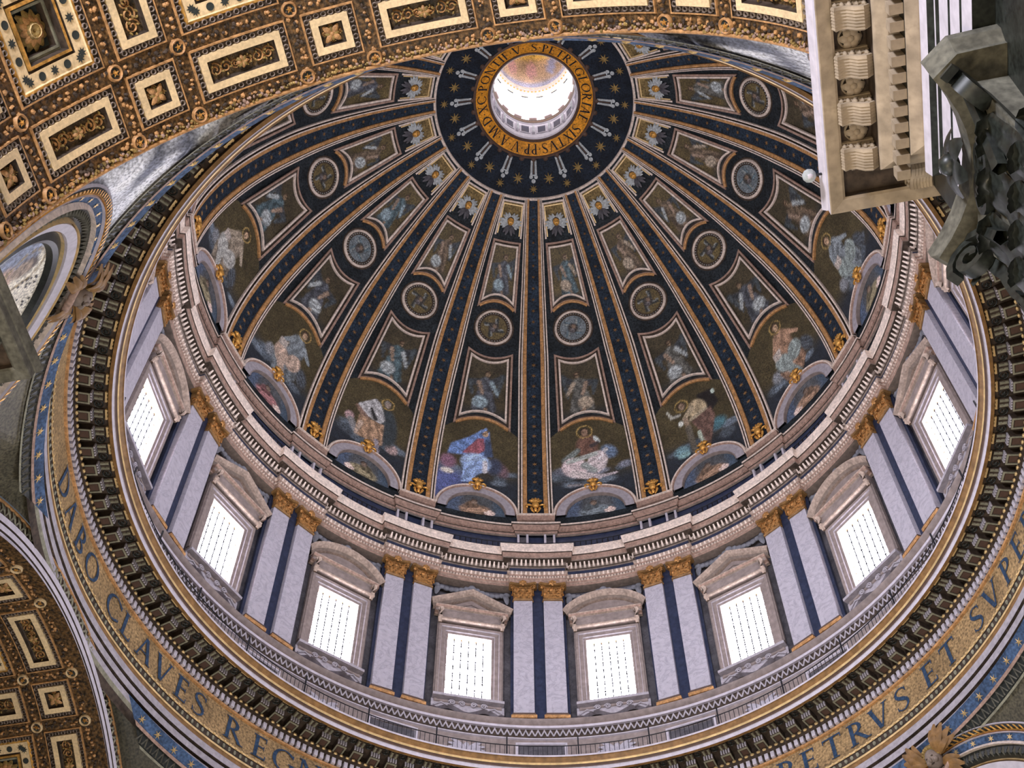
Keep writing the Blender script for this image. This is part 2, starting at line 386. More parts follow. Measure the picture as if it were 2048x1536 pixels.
# ---- inscription letters as solid strokes
def glyph(c):
    q = []
    def bar(x0, x1, y0, y1): q.append([(x0, y0), (x1, y0), (x1, y1), (x0, y1)])
    def stem(x, w=.15, y0=0, y1=1, s=1):
        bar(x-w/2, x+w/2, y0, y1)
        if s:
            bar(x-w/2-.09, x+w/2+.09, y0, y0+.045); bar(x-w/2-.09, x+w/2+.09, y1-.045, y1)
    def dia(x0, y0, x1, y1, w): q.append([(x0-w/2, y0), (x0+w/2, y0), (x1+w/2, y1), (x1-w/2, y1)])
    def ser(x, y): bar(x-.13, x+.13, y, y+.045)
    def arc(cx, cy, rx, ry, a0, a1, w=.15, thin=.05, n=12, ph=0):
        a = np.linspace(a0, a1, n)*D2R; t = thin+(w-thin)*np.abs(np.cos(a-ph))
        for i in range(n-1):
            q.append([(cx+(rx)*math.cos(a[i]), cy+ry*math.sin(a[i])), (cx+rx*math.cos(a[i+1]), cy+ry*math.sin(a[i+1])),
                      (cx+(rx-t[i+1])*math.cos(a[i+1]), cy+(ry-min(t[i+1], thin*1.6))*math.sin(a[i+1])), (cx+(rx-t[i])*math.cos(a[i]), cy+(ry-min(t[i], thin*1.6))*math.sin(a[i]))])
    w = .7
    if c == 'I': stem(.15); w = .3
    elif c == 'A': dia(.1, 0, .4, 1, .07); dia(.72, 0, .42, 1, .16); bar(.2, .62, .32, .38); ser(.1, 0); ser(.72, 0); w = .84
    elif c in 'VU': dia(.1, 1, .4, 0, .16); dia(.74, 1, .44, 0, .07); ser(.1, .955); ser(.74, .955); w = .84
    elif c == 'M': dia(.1, 0, .2, 1, .07); dia(.2, 1, .5, 0, .15); dia(.8, 1, .5, 0, .07); dia(.92, 0, .82, 1, .15); ser(.1, 0); ser(.92, 0); w = 1.02
    elif c == 'N': stem(.12, .07); stem(.76, .07); dia(.14, 1, .74, 0, .16); w = .9
    elif c == 'X': dia(.1, 1, .62, 0, .16); dia(.62, 1, .1, 0, .07); [ser(a, b) for a in (.1, .62) for b in (0, .955)]; w = .74
    elif c == 'T': stem(.4); bar(.02, .78, .93, 1); bar(.02, .06, .8, 1); bar(.74, .78, .8, 1); w = .8
    elif c in 'LE F'.replace(' ', ''):
        stem(.15)
        if c in 'LE': bar(.15, .58, 0, .065); bar(.54, .58, 0, .2)
        if c in 'EF': bar(.15, .54, .935, 1); bar(.5, .54, .8, 1); bar(.15, .48, .49, .55); bar(.45, .48, .42, .62)
        w = .62
    elif c in 'PRB':
        stem(.15); arc(.22, .73, .36, .27, -90, 90)
        if c == 'R': dia(.34, .48, .72, 0, .16); ser(.74, 0); w = .86
        elif c == 'B': arc(.22, .26, .42, .27, -90, 90); w = .68
        else: w = .62
        bar(.15, .24, .45, .5); bar(.15, .24, .95, 1)
        if c == 'B': bar(.15, .24, 0, .05)
    elif c == 'D': stem(.15); arc(.2, .5, .62, .5, -90, 90); w = .86
    elif c == 'O': arc(.48, .5, .47, .5, 0, 360, n=22); w = .96
    elif c in 'CG':
        arc(.48, .5, .47, .5, 42, 318, n=18); bar(.8, .85, .72, .9)
        if c == 'G': stem(.8, .14, .05, .42, 0); bar(.66, .9, .4, .445)
        else: bar(.8, .85, .12, .26)
        w = .92
    elif c == 'S':
        P = [(.55, .84), (.46, .95), (.3, .98), (.15, .9), (.1, .76), (.17, .62), (.32, .52), (.47, .42), (.55, .28), (.5, .12), (.35, .02), (.19, .03), (.07, .15)]
        tw = [.04, .05, .06, .08, .11, .14, .16, .14, .11, .08, .06, .05, .04]
        for i in range(len(P)-1):
            (x0, y0), (x1, y1) = P[i], P[i+1]; l = math.hypot(x1-x0, y1-y0); nx, ny = -(y1-y0)/l, (x1-x0)/l; a, b = tw[i]/2, tw[i+1]/2
            q.append([(x0+nx*a, y0+ny*a), (x1+nx*b, y1+ny*b), (x1-nx*b, y1-ny*b), (x0-nx*a, y0-ny*a)])
        bar(.53, .57, .76, .95); bar(.05, .09, .06, .24); w = .64
    elif c == '.': q.append([(.04, .5), (.12, .42), (.2, .5), (.12, .58)]); w = .24
    elif c == ' ': w = .42
    return q, w

# ---- gold ring with the dedication round the eye
EZ = lambda r: np.interp(-np.asarray(r), [-4.73, -3.57], [102.8, 103.56])
mb = MB(); V, F = lathe([(4.9, 102.92), (4.86, 102.7), (4.72, 102.66), (4.66, 102.8)], 128); mb.add(V, F, 1)
V, F = lathe([(4.66, 102.8), (3.72, 103.4)], 128); mb.add(V, F, 0)
V, F = lathe([(3.72, 103.4), (3.66, 103.34), (3.55, 103.42), (3.5, 103.55)], 128); mb.add(V, F, 1)
for k in range(32):
    a = k*11.25*D2R; ell(mb, (4.95*math.sin(a), 4.95*math.cos(a), 102.72), (.22, .22, .1), 1, 6, 4)
eye_ring = link('inscription_ring', mb.mesh('inscription_ring', ['orange', 'rosso'], (0, 0, 102.8), smooth=40), loc=(0, 0, 102.8))
tag(eye_ring, 'amber mosaic ring lettered S PETRI GLORIAE round the eye', 'inscription')
txt = 'S.PETRI.GLORIAE SIXTVS.PP.V.A.M.D.XC.PONTIF.V. '
adv = [glyph(c)[1]+.14 for c in txt]; tot = sum(adv); pos = 180+5; H = .72
class RingT:
    def P(s, u, v, n=0):
        u = np.asarray(u, float)*D2R; r = np.asarray(v, float); z = np.interp(-r, [-4.66, -3.72], [102.8, 103.4])-n
        return np.stack(np.broadcast_arrays(r*np.sin(u), r*np.cos(u), z), -1)
RT = RingT(); sc_ = 360/tot
for c, a in zip(txt, adv):
    q, w = glyph(c)
    if q:
        mb = MB()
        for poly in q:
            p = np.array(poly); U = pos-(p[:, 0]+.07)*sc_; R_ = 3.83+p[:, 1]*H
            mb.add(RT.P(U, R_, .02), [(0, 1, 2, 3)])
        b = RT.P(pos-a*sc_/2, 4.2)
        link('letter', mb.mesh('letter', 'black', (b[0], b[1], b[2])), eye_ring, (b[0], b[1], b[2]-102.8))
    pos -= a*sc_

# ---- lantern above the eye
lan = link('lantern', None, loc=(0, 0, 103.5)); tag(lan, 'sunlit white lantern drum seen up through the eye', 'lantern', kind='structure')
def lring(name, prof, mats, m=None, n=96):
    V, F = lathe(prof, n); mb = MB(); mb.add(V, F, 0 if m is None else list(np.repeat(np.asarray(m), n)))
    return link(name, mb.mesh(name, mats, (0, 0, 103.5), smooth=40), lan)
lring('foot_moulding', [(3.5, 103.5), (3.42, 103.7), (3.5, 103.9), (3.45, 104.3), (3.55, 104.6)], ['white', 'silver'], [0, 1, 0, 1])
lring('gallery_wall', [(3.55, 104.6), (3.55, 107.0)], ['white'])
lring('gallery_cornice', [(3.55, 107.0), (3.42, 107.1), (3.36, 107.25), (3.40, 107.4), (3.32, 107.6), (3.5, 107.8)], ['white', 'ochre', 'rosso'], [0, 2, 1, 2, 1])
lring('upper_cornice', [(3.5, 114.0), (3.45, 114.4), (3.4, 114.9), (3.34, 115.2), (3.4, 115.6), (3.3, 116.1), (3.45, 116.5)], ['cream', 'white'], [0, 1, 0, 1, 0, 0])
C35 = Cyl(3.55)
mb = MB(); patch(mb, C35, *rect(-5.6, 5.6, 105.1, 106.4, 4, 2), n=.03)
niche = mb.mesh('niche', 'slate', (0, 3.55, 105.7))
mb = MB(); sweep(mb, C35, [(-6.2, 105.0), (6.2, 105.0), (6.2, 106.5), (-6.2, 106.5)], ROLL(.07, .08), True)
nframe = mb.mesh('niche_frame', 'white', (0, 3.55, 105.7))
mb = MB(); box(mb, (0, 3.45, 105.7), (.12, .1, .8), 0); box(mb, (-.05, 3.33, 105.7), (.02, .02, .75), 1); box(mb, (.05, 3.33, 105.7), (.02, .02, .75), 1)
cons = mb.mesh('console', ['white', 'silver'], (0, 3.45, 105.7))
mb = MB(); patch(mb, Cyl(3.62), *rect(-11.3, 11.3, 107.75, 114.1, 5, 2)); lpane = mb.mesh('pane', 'lglass', (0, 3.62, 110))
mb = MB(); box(mb, (0, 3.52, 110.9), (.26, .14, 3.1), 0); box(mb, (0, 3.42, 113.8), (.36, .2, .2), 0); box(mb, (0, 3.42, 108.1), (.34, .2, .25), 0)
pier = mb.mesh('pier', ['white'], (0, 3.5, 110))
mb = MB(); ell(mb, (0, 3.36, 115.05), (.09, .09, .09), 0, 6, 4); knob = mb.mesh('gilt_boss', 'gold', (0, 3.36, 115.05))
for k in range(16):
    t0, t1 = (11.25+22.5*k)*D2R, 22.5*k*D2R
    P0 = lambda r, z, t: (r*math.sin(t), r*math.cos(t), z-103.5)
    o = link('niche', niche, lan, P0(3.55, 105.7, t0), -t0); link('niche_frame', nframe, o)
    link('console', cons, lan, P0(3.45, 105.7, t1), -t1)
    link('pane', lpane, lan, P0(3.62, 110, t0), -t0); link('pier', pier, lan, P0(3.5, 110, t1), -t1)
for k in range(64):
    t = k*5.625*D2R; link('gilt_boss', knob, lan, (3.36*math.sin(t), 3.36*math.cos(t), 11.55), -t)

# ---- cupola picture
def smooth01(x): x = np.clip(x, 0, 1); return x*x*(3-2*x)
def fbm(x, y, s=1., o=4, seed=0):
    r = np.random.RandomState(seed+1000); out = 0*x; a = 1.
    for i in range(o):
        k = s*2**i; p = r.rand(6)*6.28; b = r.rand(3)*.6+.7
        out = out+a*(np.sin(k*b[0]*x+p[0]+1.3*np.sin(k*.7*y+p[3]))+np.sin(k*b[1]*y+p[1]+1.4*np.sin(k*.8*x+p[4]))+np.sin(k*b[2]*(x+y)*.7+p[2]+np.sin(k*.6*(x-y)+p[5])))/3
        a *= .55
    return out
class Pic:
    def __init__(s, x, y, bg): s.x, s.y = x, y; s.c = np.zeros(x.shape+(3,))+np.array(bg)
    def mix(s, a, col): a = np.clip(a, 0, 1)[..., None]; s.c = s.c*(1-a)+np.array(col)*a
    def noise(s, amt, sc, seed): s.c = np.clip(s.c*(1+amt*fbm(s.x, s.y, sc, 4, seed)[..., None]), 0, 1)
    def el(s, cx, cy, rx, ry, col, ang=0, soft=.25, fold=0, fseed=0, fs=9):
        a = ang*D2R; X = (s.x-cx)*math.cos(a)+(s.y-cy)*math.sin(a); Y = -(s.x-cx)*math.sin(a)+(s.y-cy)*math.cos(a)
        d = np.sqrt((X/rx)**2+(Y/ry)**2); al = smooth01((1-d)/soft+.5)
        col = np.zeros(s.x.shape+(3,))+np.array(col)
        if fold: col = col*(1+fold*np.sin(fs*(X/rx+.6*np.sin(2.2*Y/ry+fseed))+fseed))[..., None]*(1+.35*fold*Y/ry)[..., None]
        s.c = s.c*(1-al[..., None])+np.clip(col, 0, 1)*al[..., None]
    def ring(s, cx, cy, r, w, col): d = np.abs(np.hypot(s.x-cx, s.y-cy)-r); s.mix(smooth01(1.3-d/w), col)
    def limb(s, x0, y0, x1, y1, w0, w1, col, fold=0):
        dx, dy = x1-x0, y1-y0; t = np.clip(((s.x-x0)*dx+(s.y-y0)*dy)/(dx*dx+dy*dy), 0, 1)
        d = np.hypot(s.x-x0-t*dx, s.y-y0-t*dy); w = w0+(w1-w0)*t
        c = np.zeros(s.x.shape+(3,))+np.array(col)
        if fold: c = c*(1+fold*np.sin(d/w*7+t*5))[..., None]
        a = smooth01((1.25-d/w)*2)[..., None]; s.c = s.c*(1-a)+np.clip(c, 0, 1)*a
    def poly(s, pts, col, soft=.03, fold=0, fdir=(1, 0), fs=30):
        P = np.array(pts, float); n = len(P); inside = np.zeros(s.x.shape, bool); dist = np.full(s.x.shape, 9.)
        for i in range(n):
            a, b = P[i], P[(i+1) % n]
            cond = ((a[1] > s.y) != (b[1] > s.y)) & (s.x < (b[0]-a[0])*(s.y-a[1])/(b[1]-a[1]+1e-12)+a[0]); inside ^= cond
            e = b-a; t = np.clip(((s.x-a[0])*e[0]+(s.y-a[1])*e[1])/(e@e+1e-12), 0, 1)
            dist = np.minimum(dist, np.hypot(s.x-a[0]-t*e[0], s.y-a[1]-t*e[1]))
        sd = np.where(inside, dist, -dist); al = smooth01(sd/soft+.5)[..., None]
        c = np.zeros(s.x.shape+(3,))+np.array(col)
        if fold: c = c*(1+fold*np.sin(fs*(s.x*fdir[0]+s.y*fdir[1])+2*fbm(s.x, s.y, 4, 2, 3)))[..., None]
        s.c = s.c*(1-al)+np.clip(c, 0, 1)*al
SKIN = (.34, .25, .17); GOLDBG = (.066, .055, .030)
rr, aa = np.meshgrid(np.linspace(0, 1, 18), np.arange(64)/64*2*math.pi, indexing='ij')
X, Y = rr*np.sin(aa), rr*np.cos(aa); pc = Pic(X, Y, (.52, .38, .26)); pc.noise(.35, 5, 3)
pc.mix(smooth01((rr-.86)/.1), (.36, .38, .52)); pc.el(0, .05, .62, .5, (.78, .52, .10)); pc.noise(.3, 8, 5)
for a in range(10): pc.el(.72*math.sin(a*.63), .72*math.cos(a*.63), .1, .14, [(.5, .3, .3), (.3, .33, .5), (.6, .42, .2)][a % 3])
pc.el(0, -.05, .2, .3, (.55, .3, .25), fold=.3); pc.el(0, .22, .08, .08, SKIN); pc.limb(-.1, .1, -.45, .2, .06, .04, (.35, .36, .5)); pc.limb(.1, .1, .42, .0, .06, .04, (.35, .36, .5))
pc.el(-.05, -.35, .28, .16, (.42, .42, .58), fold=.3)
mb = MB(); ph = rr*math.pi/2
P3 = np.stack([3.45*np.sin(ph)*np.sin(aa), 3.45*np.sin(ph)*np.cos(aa), 116.5+8.5*np.cos(ph)], -1)
mb.add(P3.reshape(-1, 3), gridf(18, 64, cc=True), 0, np.clip(pc.c*1.25, 0, .95).reshape(-1, 3))
link('cupola_mosaic', mb.mesh('cupola_mosaic', 'paint', (0, 0, 103.5), smooth=60), lan)

# ------------------------------------------------------------------ dome ribs
MV = DOME.R*D2R                                    # metres per degree of psi
def ribw(v): return np.interp(v, [-2, 10, 33, 48, 62.3], [1.29, 1.26, 1.2, .93, .70])
def rib_patch(mb, fr, v=np.linspace(-1.7, 62.0, 46), m=0):
    fr = np.array(fr, float); r, _ = DOME.rz(v); w = ribw(v)
    U = (w/r/D2R)[:, None]*fr[None, :, 0]; Vv = np.repeat(v[:, None], len(fr), 1)
    X = DOME.P(U, Vv, np.repeat(fr[None, :, 1], len(v), 0))
    mb.add(X.reshape(-1, 3), gridf(len(v), len(fr)), list(np.tile(m, len(v)-1)) if not np.isscalar(m) else m)
RB = (22.1, 77.0); rbase = (0, 22.1, 77.0)
mb = MB(); rib_patch(mb, [(-.47, .05), (.47, .05)]); m_blue = mb.mesh('blue_band', 'blue', rbase)
mo = [(.47, .05), (.47, .18), (.52, .22), (.70, .22), (.72, .17), (.73, .27), (.82, .27), (.825, .06), (.905, .06), (.91, .2), (1.0, .18), (1.0, -.02)]
mm = [1, 1, 1, 1, 2, 0, 2, 2, 2, 0, 0]
mb = MB(); rib_patch(mb, mo, m=mm); m_right = mb.mesh('rib_moulding', ['cream', 'ochre', 'umber'], rbase, smooth=40)
mb = MB(); rib_patch(mb, [(-a, b) for a, b in mo], m=mm); m_left = mb.mesh('rib_moulding', ['cream', 'ochre', 'umber'], rbase, smooth=40)
mb = MB()
for i, v in enumerate(np.arange(3.2, 61, 2.05)): star(mb, DOME, 0, v, .22*ribw(v)/1.25, k=6, n=.06, rin=.34)
m_stars = mb.mesh('gilt_stars', 'bronze', rbase)
def flourish(mb, o, ex, ey, ez, s, m=0, kind=0):
    """gilt cartouche: shell, two volutes, drops"""
    o, ex, ey, ez = [np.array(a, float) for a in (o, ex, ey, ez)]
    for i, a in enumerate((-60, -30, 0, 30, 60)):
        c = o+ex*math.sin(a*D2R)*.3*s+ey*(.28+math.cos(a*D2R)*.3)*s+ez*.18*s
        ell(mb, c, (.1*s, .26*s, .14*s), m, 6, 4, ex*math.cos(a*D2R)-ey*math.sin(a*D2R), ey*math.cos(a*D2R)+ex*math.sin(a*D2R), ez)
    ell(mb, o+ez*.24*s-ey*.05*s, (.26*s, .34*s, .2*s), m, 8, 5, ex, ey, ez)
    for sx in (-1, 1):
        t = np.linspace(0, 4.4, 12); rr = (.26-.045*t)*s
        P = o+ex*(sx*(.52*s-rr*np.cos(t)*1.0))[:, None]+ey*((-.12*s+rr*np.sin(t)))[:, None]+ez*.16*s
        tube(mb, P, .075*s, m, 5)
        tube(mb, [o+ex*sx*.3*s-ey*.3*s+ez*.15*s, o+ex*sx*.22*s-ey*.55*s+ez*.12*s, o+ex*sx*.08*s-ey*.75*s+ez*.1*s], [.1*s, .08*s, .04*s], m, 5)
    ell(mb, o-ey*.5*s+ez*.16*s, (.13*s, .24*s, .12*s), m, 6, 4, ex, ey, ez)
mb = MB(); flourish(mb, (0, 21.98, 78.25), (1, 0, 0), (0, 0, 1), (0, -1, 0), 1.05)
box(mb, (0, 21.95, 77.25), (.5, .1, .1)); m_foot = mb.mesh('foot_ornament', 'gold', rbase, smooth=50)
mb = MB(); box(mb, (0, 21.98, 76.75), (1.34, .2, .30), 0); box(mb, (0, 21.94, 77.05), (1.38, .26, .06), 1)
m_plinth = mb.mesh('plinth', ['pink', 'cream'], rbase)
for k in range(-6, 7):
    lab = 'star strewn blue rib of the dome, '+('the centre one above the middle pilasters' if k == 0 else f"{ORD[abs(k)]} to the {'right' if k > 0 else 'left'} of the centre one")
    place('dome_rib', [('blue_band', m_blue), ('rib_moulding', m_left), ('rib_moulding', m_right), ('gilt_stars', m_stars, [], 'stuff'), ('foot_ornament', m_foot), ('plinth', m_plinth)],
          RB, 22.5*k, lab, 'rib', 'ribs of the dome')

# ------------------------------------------------------------------ pictures in the bays
def fieldw(v):                                    # half width in metres between ribs
    r, _ = DOME.rz(v); return 11.25*D2R*r-ribw(v)
TEAL, GREYB, BROWN, WHITEB, NIGHT = (.07, .10, .11), (.20, .22, .25), (.12, .065, .04), (.50, .46, .44), (.025, .032, .042)
def clouds(p, ys, col, seed, n=7, xr=2.8):
    r = np.random.RandomState(seed+1000)
    for i in range(n):
        x = r.uniform(-xr, xr); p.el(x, ys+r.uniform(-.6, .6), r.uniform(.4, .9), r.uniform(.25, .5), np.array(col)*r.uniform(.6, 1.5), soft=.8, fold=.25, fseed=i)
def head(p, x, y, s, col=SKIN, hair=(.05, .03, .02), halo=True):
    if halo: p.ring(x, y+.08*s, .62*s, .06*s, (.30, .22, .09))
    p.el(x-.04*s, y+.12*s, .34*s, .40*s, hair); p.el(x, y, .27*s, .36*s, col); p.limb(x-.12*s, y+.06*s, x-.05*s, y+.06*s, .035*s, .035*s, hair); p.limb(x+.06*s, y+.06*s, x+.14*s, y+.06*s, .035*s, .035*s, hair)
    p.limb(x+.02*s, y+.03*s, x+.03*s, y-.1*s, .03*s, .03*s, np.array(col)*.7)
def saint(p, i):
    r = np.random.RandomState(100+i)
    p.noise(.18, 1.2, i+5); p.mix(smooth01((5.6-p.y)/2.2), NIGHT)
    clouds(p, 4.3, (.10, .12, .14), i, 9)
    if i == -1:      # veiled woman in blue
        p.mix(smooth01((5.2-p.y)/1.5)*smooth01((-.3-p.x)/1.5), (.10, .12, .24))
        p.el(-2.3, 5.4, .6, .7, (.20, .12, .16), soft=.8); p.el(-2.3, 4.35, .5, .26, (.50, .47, .42), soft=.6)
        p.el(1.75, 5.3, .5, .8, (.13, .09, .10), 25, soft=.8); p.el(1.2, 5.6, .6, .9, (.05, .06, .09), soft=.7)
        p.poly([(-2.4, 6.2), (-2.2, 7.3), (-.9, 8.3), (.1, 9.25), (.65, 9.1), (.75, 8.2), (.55, 6.4), (-.4, 6.2), (-1.2, 6.4)], (.13, .19, .33), .14, .25, (.5, 1), 7)
        p.poly([(-1.3, 6.6), (-.2, 8.3), (.3, 8.4), (.45, 7.2), (-.2, 6.6)], (.24, .10, .12), .1, .2, (1, .3), 9)
        p.poly([(.35, 8.4), (.8, 8.2), (1.1, 6.6), (.4, 6.5)], (.06, .08, .13), .12)
        head(p, .36, 8.82, .8, halo=False); p.limb(-.1, 8.9, .35, 9.3, .12, .12, (.16, .23, .38))
        p.el(-.2, 5.75, 1.15, 1.0, (.26, .33, .45), -10, .3, .25, 1, 7); p.poly([(-1.2, 5.6), (.3, 6.1), (.7, 5.2), (-.1, 4.4), (-.4, 3.6), (-1.2, 3.5), (-1.1, 4.6)], (.22, .29, .43), .12, .28, (1, -.4), 8)
        p.limb(.5, 6.0, .55, 5.0, .16, .2, (.45, .44, .46))
    elif i == 0:     # seated figure in a pale robe
        p.el(1.45, 6.7, .55, .75, (.12, .16, .22), 30, .6, .3); p.el(1.2, 6.95, .2, .22, (.35, .35, .36))
        clouds(p, 5.4, (.16, .17, .20), 44, 6)
        p.el(-.15, 7.6, .85, 1.15, (.14, .085, .065), 0, .3, .2, 2, 6); p.limb(-.9, 7.3, -1.9, 6.4, .22, .3, (.16, .18, .17), .2)
        head(p, -.22, 9.0, .95, (.20, .14, .10), (.035, .025, .02)); p.el(.62, 8.15, .17, .42, (.34, .37, .36), 25)
        p.limb(.2, 7.6, .65, 7.8, .2, .14, (.06, .05, .05))
        p.el(-1.25, 5.55, .95, 1.05, (.43, .37, .37), 30, .2, .18, 1, 6); p.el(.5, 5.85, .75, 1.15, (.42, .38, .38), -12, .2, .2, 3, 7)
        p.limb(-1.7, 6.2, .4, 6.75, .2, .22, (.30, .32, .30), .15); p.limb(-.5, 5.7, .2, 5.0, .3, .25, (.24, .26, .25), .3)
        p.limb(-1.3, 4.9, .4, 4.25, .4, .3, (.42, .38, .37), .15); p.limb(.2, 4.25, 1.8, 4.35, .2, .1, (.33, .30, .31), .1); p.limb(-1.8, 3.7, .2, 3.6, .12, .1, (.2, .19, .19))
    elif i == 1:     # bare shouldered man with a staff
        p.el(1.5, 5.2, .7, .6, (.07, .14, .16), 0, .8); p.el(-1.7, 4.2, .6, .5, (.14, .22, .24), 0, .7); p.el(-1.6, 3.7, .5, .3, (.2, .3, .3))
        p.poly([(.6, 8.9), (1.9, 8.7), (2.1, 7.2), (1.0, 6.4), (.7, 7.4)], (.02, .018, .018), .2)
        p.el(.35, 7.6, .75, .95, (.30, .25, .17), 10, .25, .2, 2, 5); p.limb(-.1, 7.9, -.8, 7.3, .26, .18, (.28, .24, .17)); p.limb(-.8, 7.2, -.7, 6.2, .2, .16, (.25, .2, .15))
        p.limb(.9, 7.2, -.4, 6.9, .2, .16, (.3, .26, .19)); p.limb(-1.1, 7.8, -1.75, 7.9, .12, .12, (.30, .30, .27)); p.limb(-1.75, 7.9, -1.95, 8.6, .12, .08, (.32, .32, .28))
        head(p, -.75, 8.5, .85, (.26, .2, .15)); p.el(-1.2, 6.95, .2, .25, (.48, .50, .46))
        p.poly([(-.4, 6.7), (1.4, 7.2), (1.5, 6.2), (.5, 3.4), (-.1, 3.3), (.1, 5.2)], (.13, .085, .07), .12, .25, (1, .2), 8)
        p.limb(-.75, 6.2, -.75, 3.6, .26, .2, (.11, .10, .08)); p.limb(-.05, 5.3, .05, 3.8, .16, .12, (.34, .38, .32)); p.el(1.9, 8.4, .18, .22, (.35, .40, .36))
    elif i == -2:    # striding man in a grey mantle
        p.el(-1.9, 5.6, .4, .45, (.30, .22, .22)); p.limb(-1.7, 5.3, -1.0, 4.2, .3, .2, (.2, .2, .2), .2); p.el(1.9, 4.4, .5, .5, (.28, .22, .21), 0, .5, .3); p.el(1.2, 6.3, .8, 1.9, (.045, .055, .06), 10, .4)
        p.poly([(-1.5, 7.3), (-.3, 8.6), (.2, 8.4), (.9, 7.0), (.6, 6.4), (-.6, 6.6), (-1.3, 6.6)], (.31, .31, .31), .1, .3, (.6, 1), 8)
        p.limb(-.4, 7.5, .1, 6.7, .12, .2, (.03, .03, .03)); p.limb(-1.5, 7.0, -.6, 6.3, .16, .3, (.20, .14, .11), .2)
        p.poly([(-1.2, 6.3), (.9, 6.5), (1.1, 4.4), (.3, 3.6), (-.2, 4.2), (-1.2, 4.2)], (.27, .19, .13), .12, .35, (1, .25), 9); p.limb(-.9, 5.6, -1.1, 4.3, .2, .12, (.33, .27, .22))
        p.limb(.6, 4.6, .9, 3.5, .18, .14, (.24, .22, .24)); head(p, .75, 8.55, .8, (.24, .2, .17), (.2, .19, .18))
    else:
        dx = r.uniform(-.5, .5); lean = r.uniform(-.35, .35); mt = [(.22, .19, .15), (.16, .18, .19), (.25, .17, .12), (.12, .15, .14)][r.randint(4)]; mu_ = [(.34, .27, .22), (.3, .3, .28), (.2, .23, .22)][r.randint(3)]
        p.el(dx+1.7, 5.3, .5, .9, (.07, .08, .09), 20, .6, .3); p.el(dx-1.6, 5.0, .45, .6, (.18, .19, .2), 0, .7, .3)
        p.el(dx+lean, 7.5, .8, 1.15, mt, lean*40, .25, .28, i, 6); p.poly([(dx-.9, 6.9), (dx+.9, 6.9), (dx+1.3, 4.6), (dx+.5, 3.5), (dx-.9, 3.6), (dx-1.3, 5.0)], np.array(mt)*.8, .12, .35, (1, .15), 8)
        p.el(dx-.6, 5.7, .7, .95, mu_, 20, .25, .22, i, 6); p.el(dx+.6, 5.9, .65, .9, mu_, -20, .25, .22, i+2, 6); p.limb(dx-.5, 5.2, dx+.2, 3.7, .35, .3, mu_, .2)
        p.limb(dx+lean+.6, 7.9, dx+lean+1.4, 7.1, .22, .14, np.array(mt)*1.3); p.limb(dx+lean-.6, 7.9, dx-1.1, 6.9, .22, .14, np.array(mt)*1.2)
        p.poly([(dx-1.2, 7.1), (dx-.4, 7.2), (dx-.5, 6.4), (dx-1.2, 6.4)], (.33, .30, .27), .06)
        head(p, dx+1.3*lean, 9.0, .85)
    p.noise(.12, 5, i+60)
def angel(p, i, h, w, dark=1.):
    """p in metres, 0..h up"""
    r = np.random.RandomState(300+i); p.noise(.2, 2.2, i+9); k = h/5.6
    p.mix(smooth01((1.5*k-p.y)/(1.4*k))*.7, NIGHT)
    c1 = [TEAL, (.10, .10, .09), (.07, .075, .085), (.11, .085, .06)][r.randint(4)]; c2 = [(.26, .28, .28), (.27, .23, .18), (.20, .25, .27)][r.randint(3)]
    dx = r.uniform(-.15, .15)*w; sg = 1 if r.rand() > .5 else -1
    for s in (-1, 1):
        p.limb(dx+s*.2*w, 3.6*k, dx+s*.75*w, (4.4 if s == sg else 3.6)*k, .2*w, .12*w, (.045, .05, .055), .3); p.limb(dx+s*.7*w, (4.4 if s == sg else 3.5)*k, dx+s*.55*w, 2.4*k, .13*w, .06*w, (.06, .07, .075), .3)
    p.el(dx, 3.35*k, .36*w, .85*k, c1, 0, .3, .35, i, 6); p.poly([(dx-.35*w, 2.8*k), (dx+.35*w, 2.8*k), (dx+.6*w, 1.0*k), (dx+.1*w, .45*k), (dx-.55*w, .9*k)], c1, .1, .4, (1, .2), 9)
    p.el(dx-.18*w*sg, 1.7*k, .34*w, .6*k, c2, 20*sg, .35, .3, i, 7); p.limb(dx+.25*w*sg, 3.7*k, dx+.55*w*sg, 2.7*k, .1*w, .08*w, c2, .2); p.limb(dx-.3*w*sg, 3.6*k, dx-.1*w*sg, 2.6*k, .1*w, .07*w, (.22, .17, .13))
    p.limb(dx+.1*w, 1.1*k, dx+.2*w*sg, .5*k, .07*w, .06*w, (.2, .15, .11))
    head(p, dx+.05*sg*w, 4.45*k, .62*k**.7, (.2, .15, .1), halo=False); p.noise(.12, 7, i+70)
def bust(p, i):
    r = np.random.RandomState(500+i); p.noise(.2, 2, i+2); p.mix(smooth01((-p.x-.7)*1.2), (.08, .105, .15)); p.mix(smooth01((p.x-.9)*1.2), (.065, .09, .12))
    c = [(.20, .11, .11), (.17, .15, .10), (.12, .14, .15), (.2, .14, .1)][r.randint(4)]; s = 1 if r.rand() > .5 else -1
    p.el(0, .35, 1.2, .75, c, 0, .3, .35, i, 8); p.el(.3*s, .9, .5, .55, np.array(c)*.6, 30*s, .4, .3, i, 6); p.el(-1.0*s, .3, .42, .34, (.46, .38, .34), 20*s); p.limb(-.7*s, .6, .5*s, .35, .2, .25, np.array(c)*1.4, .2)
    head(p, .1*s, 1.35, .72, (.18, .14, .11), halo=False); p.noise(.15, 6, i+80)
def picmesh(name, S, U, V, px, py, bg, fn, arg, base, n, mat='paint'):
    p = Pic(px, py, bg); fn(p, *arg); mb = MB(); patch(mb, S, U, V, n, 0, np.clip(2.1*p.c**1.22, .003, .95)); return mb.mesh(name, mat, base)

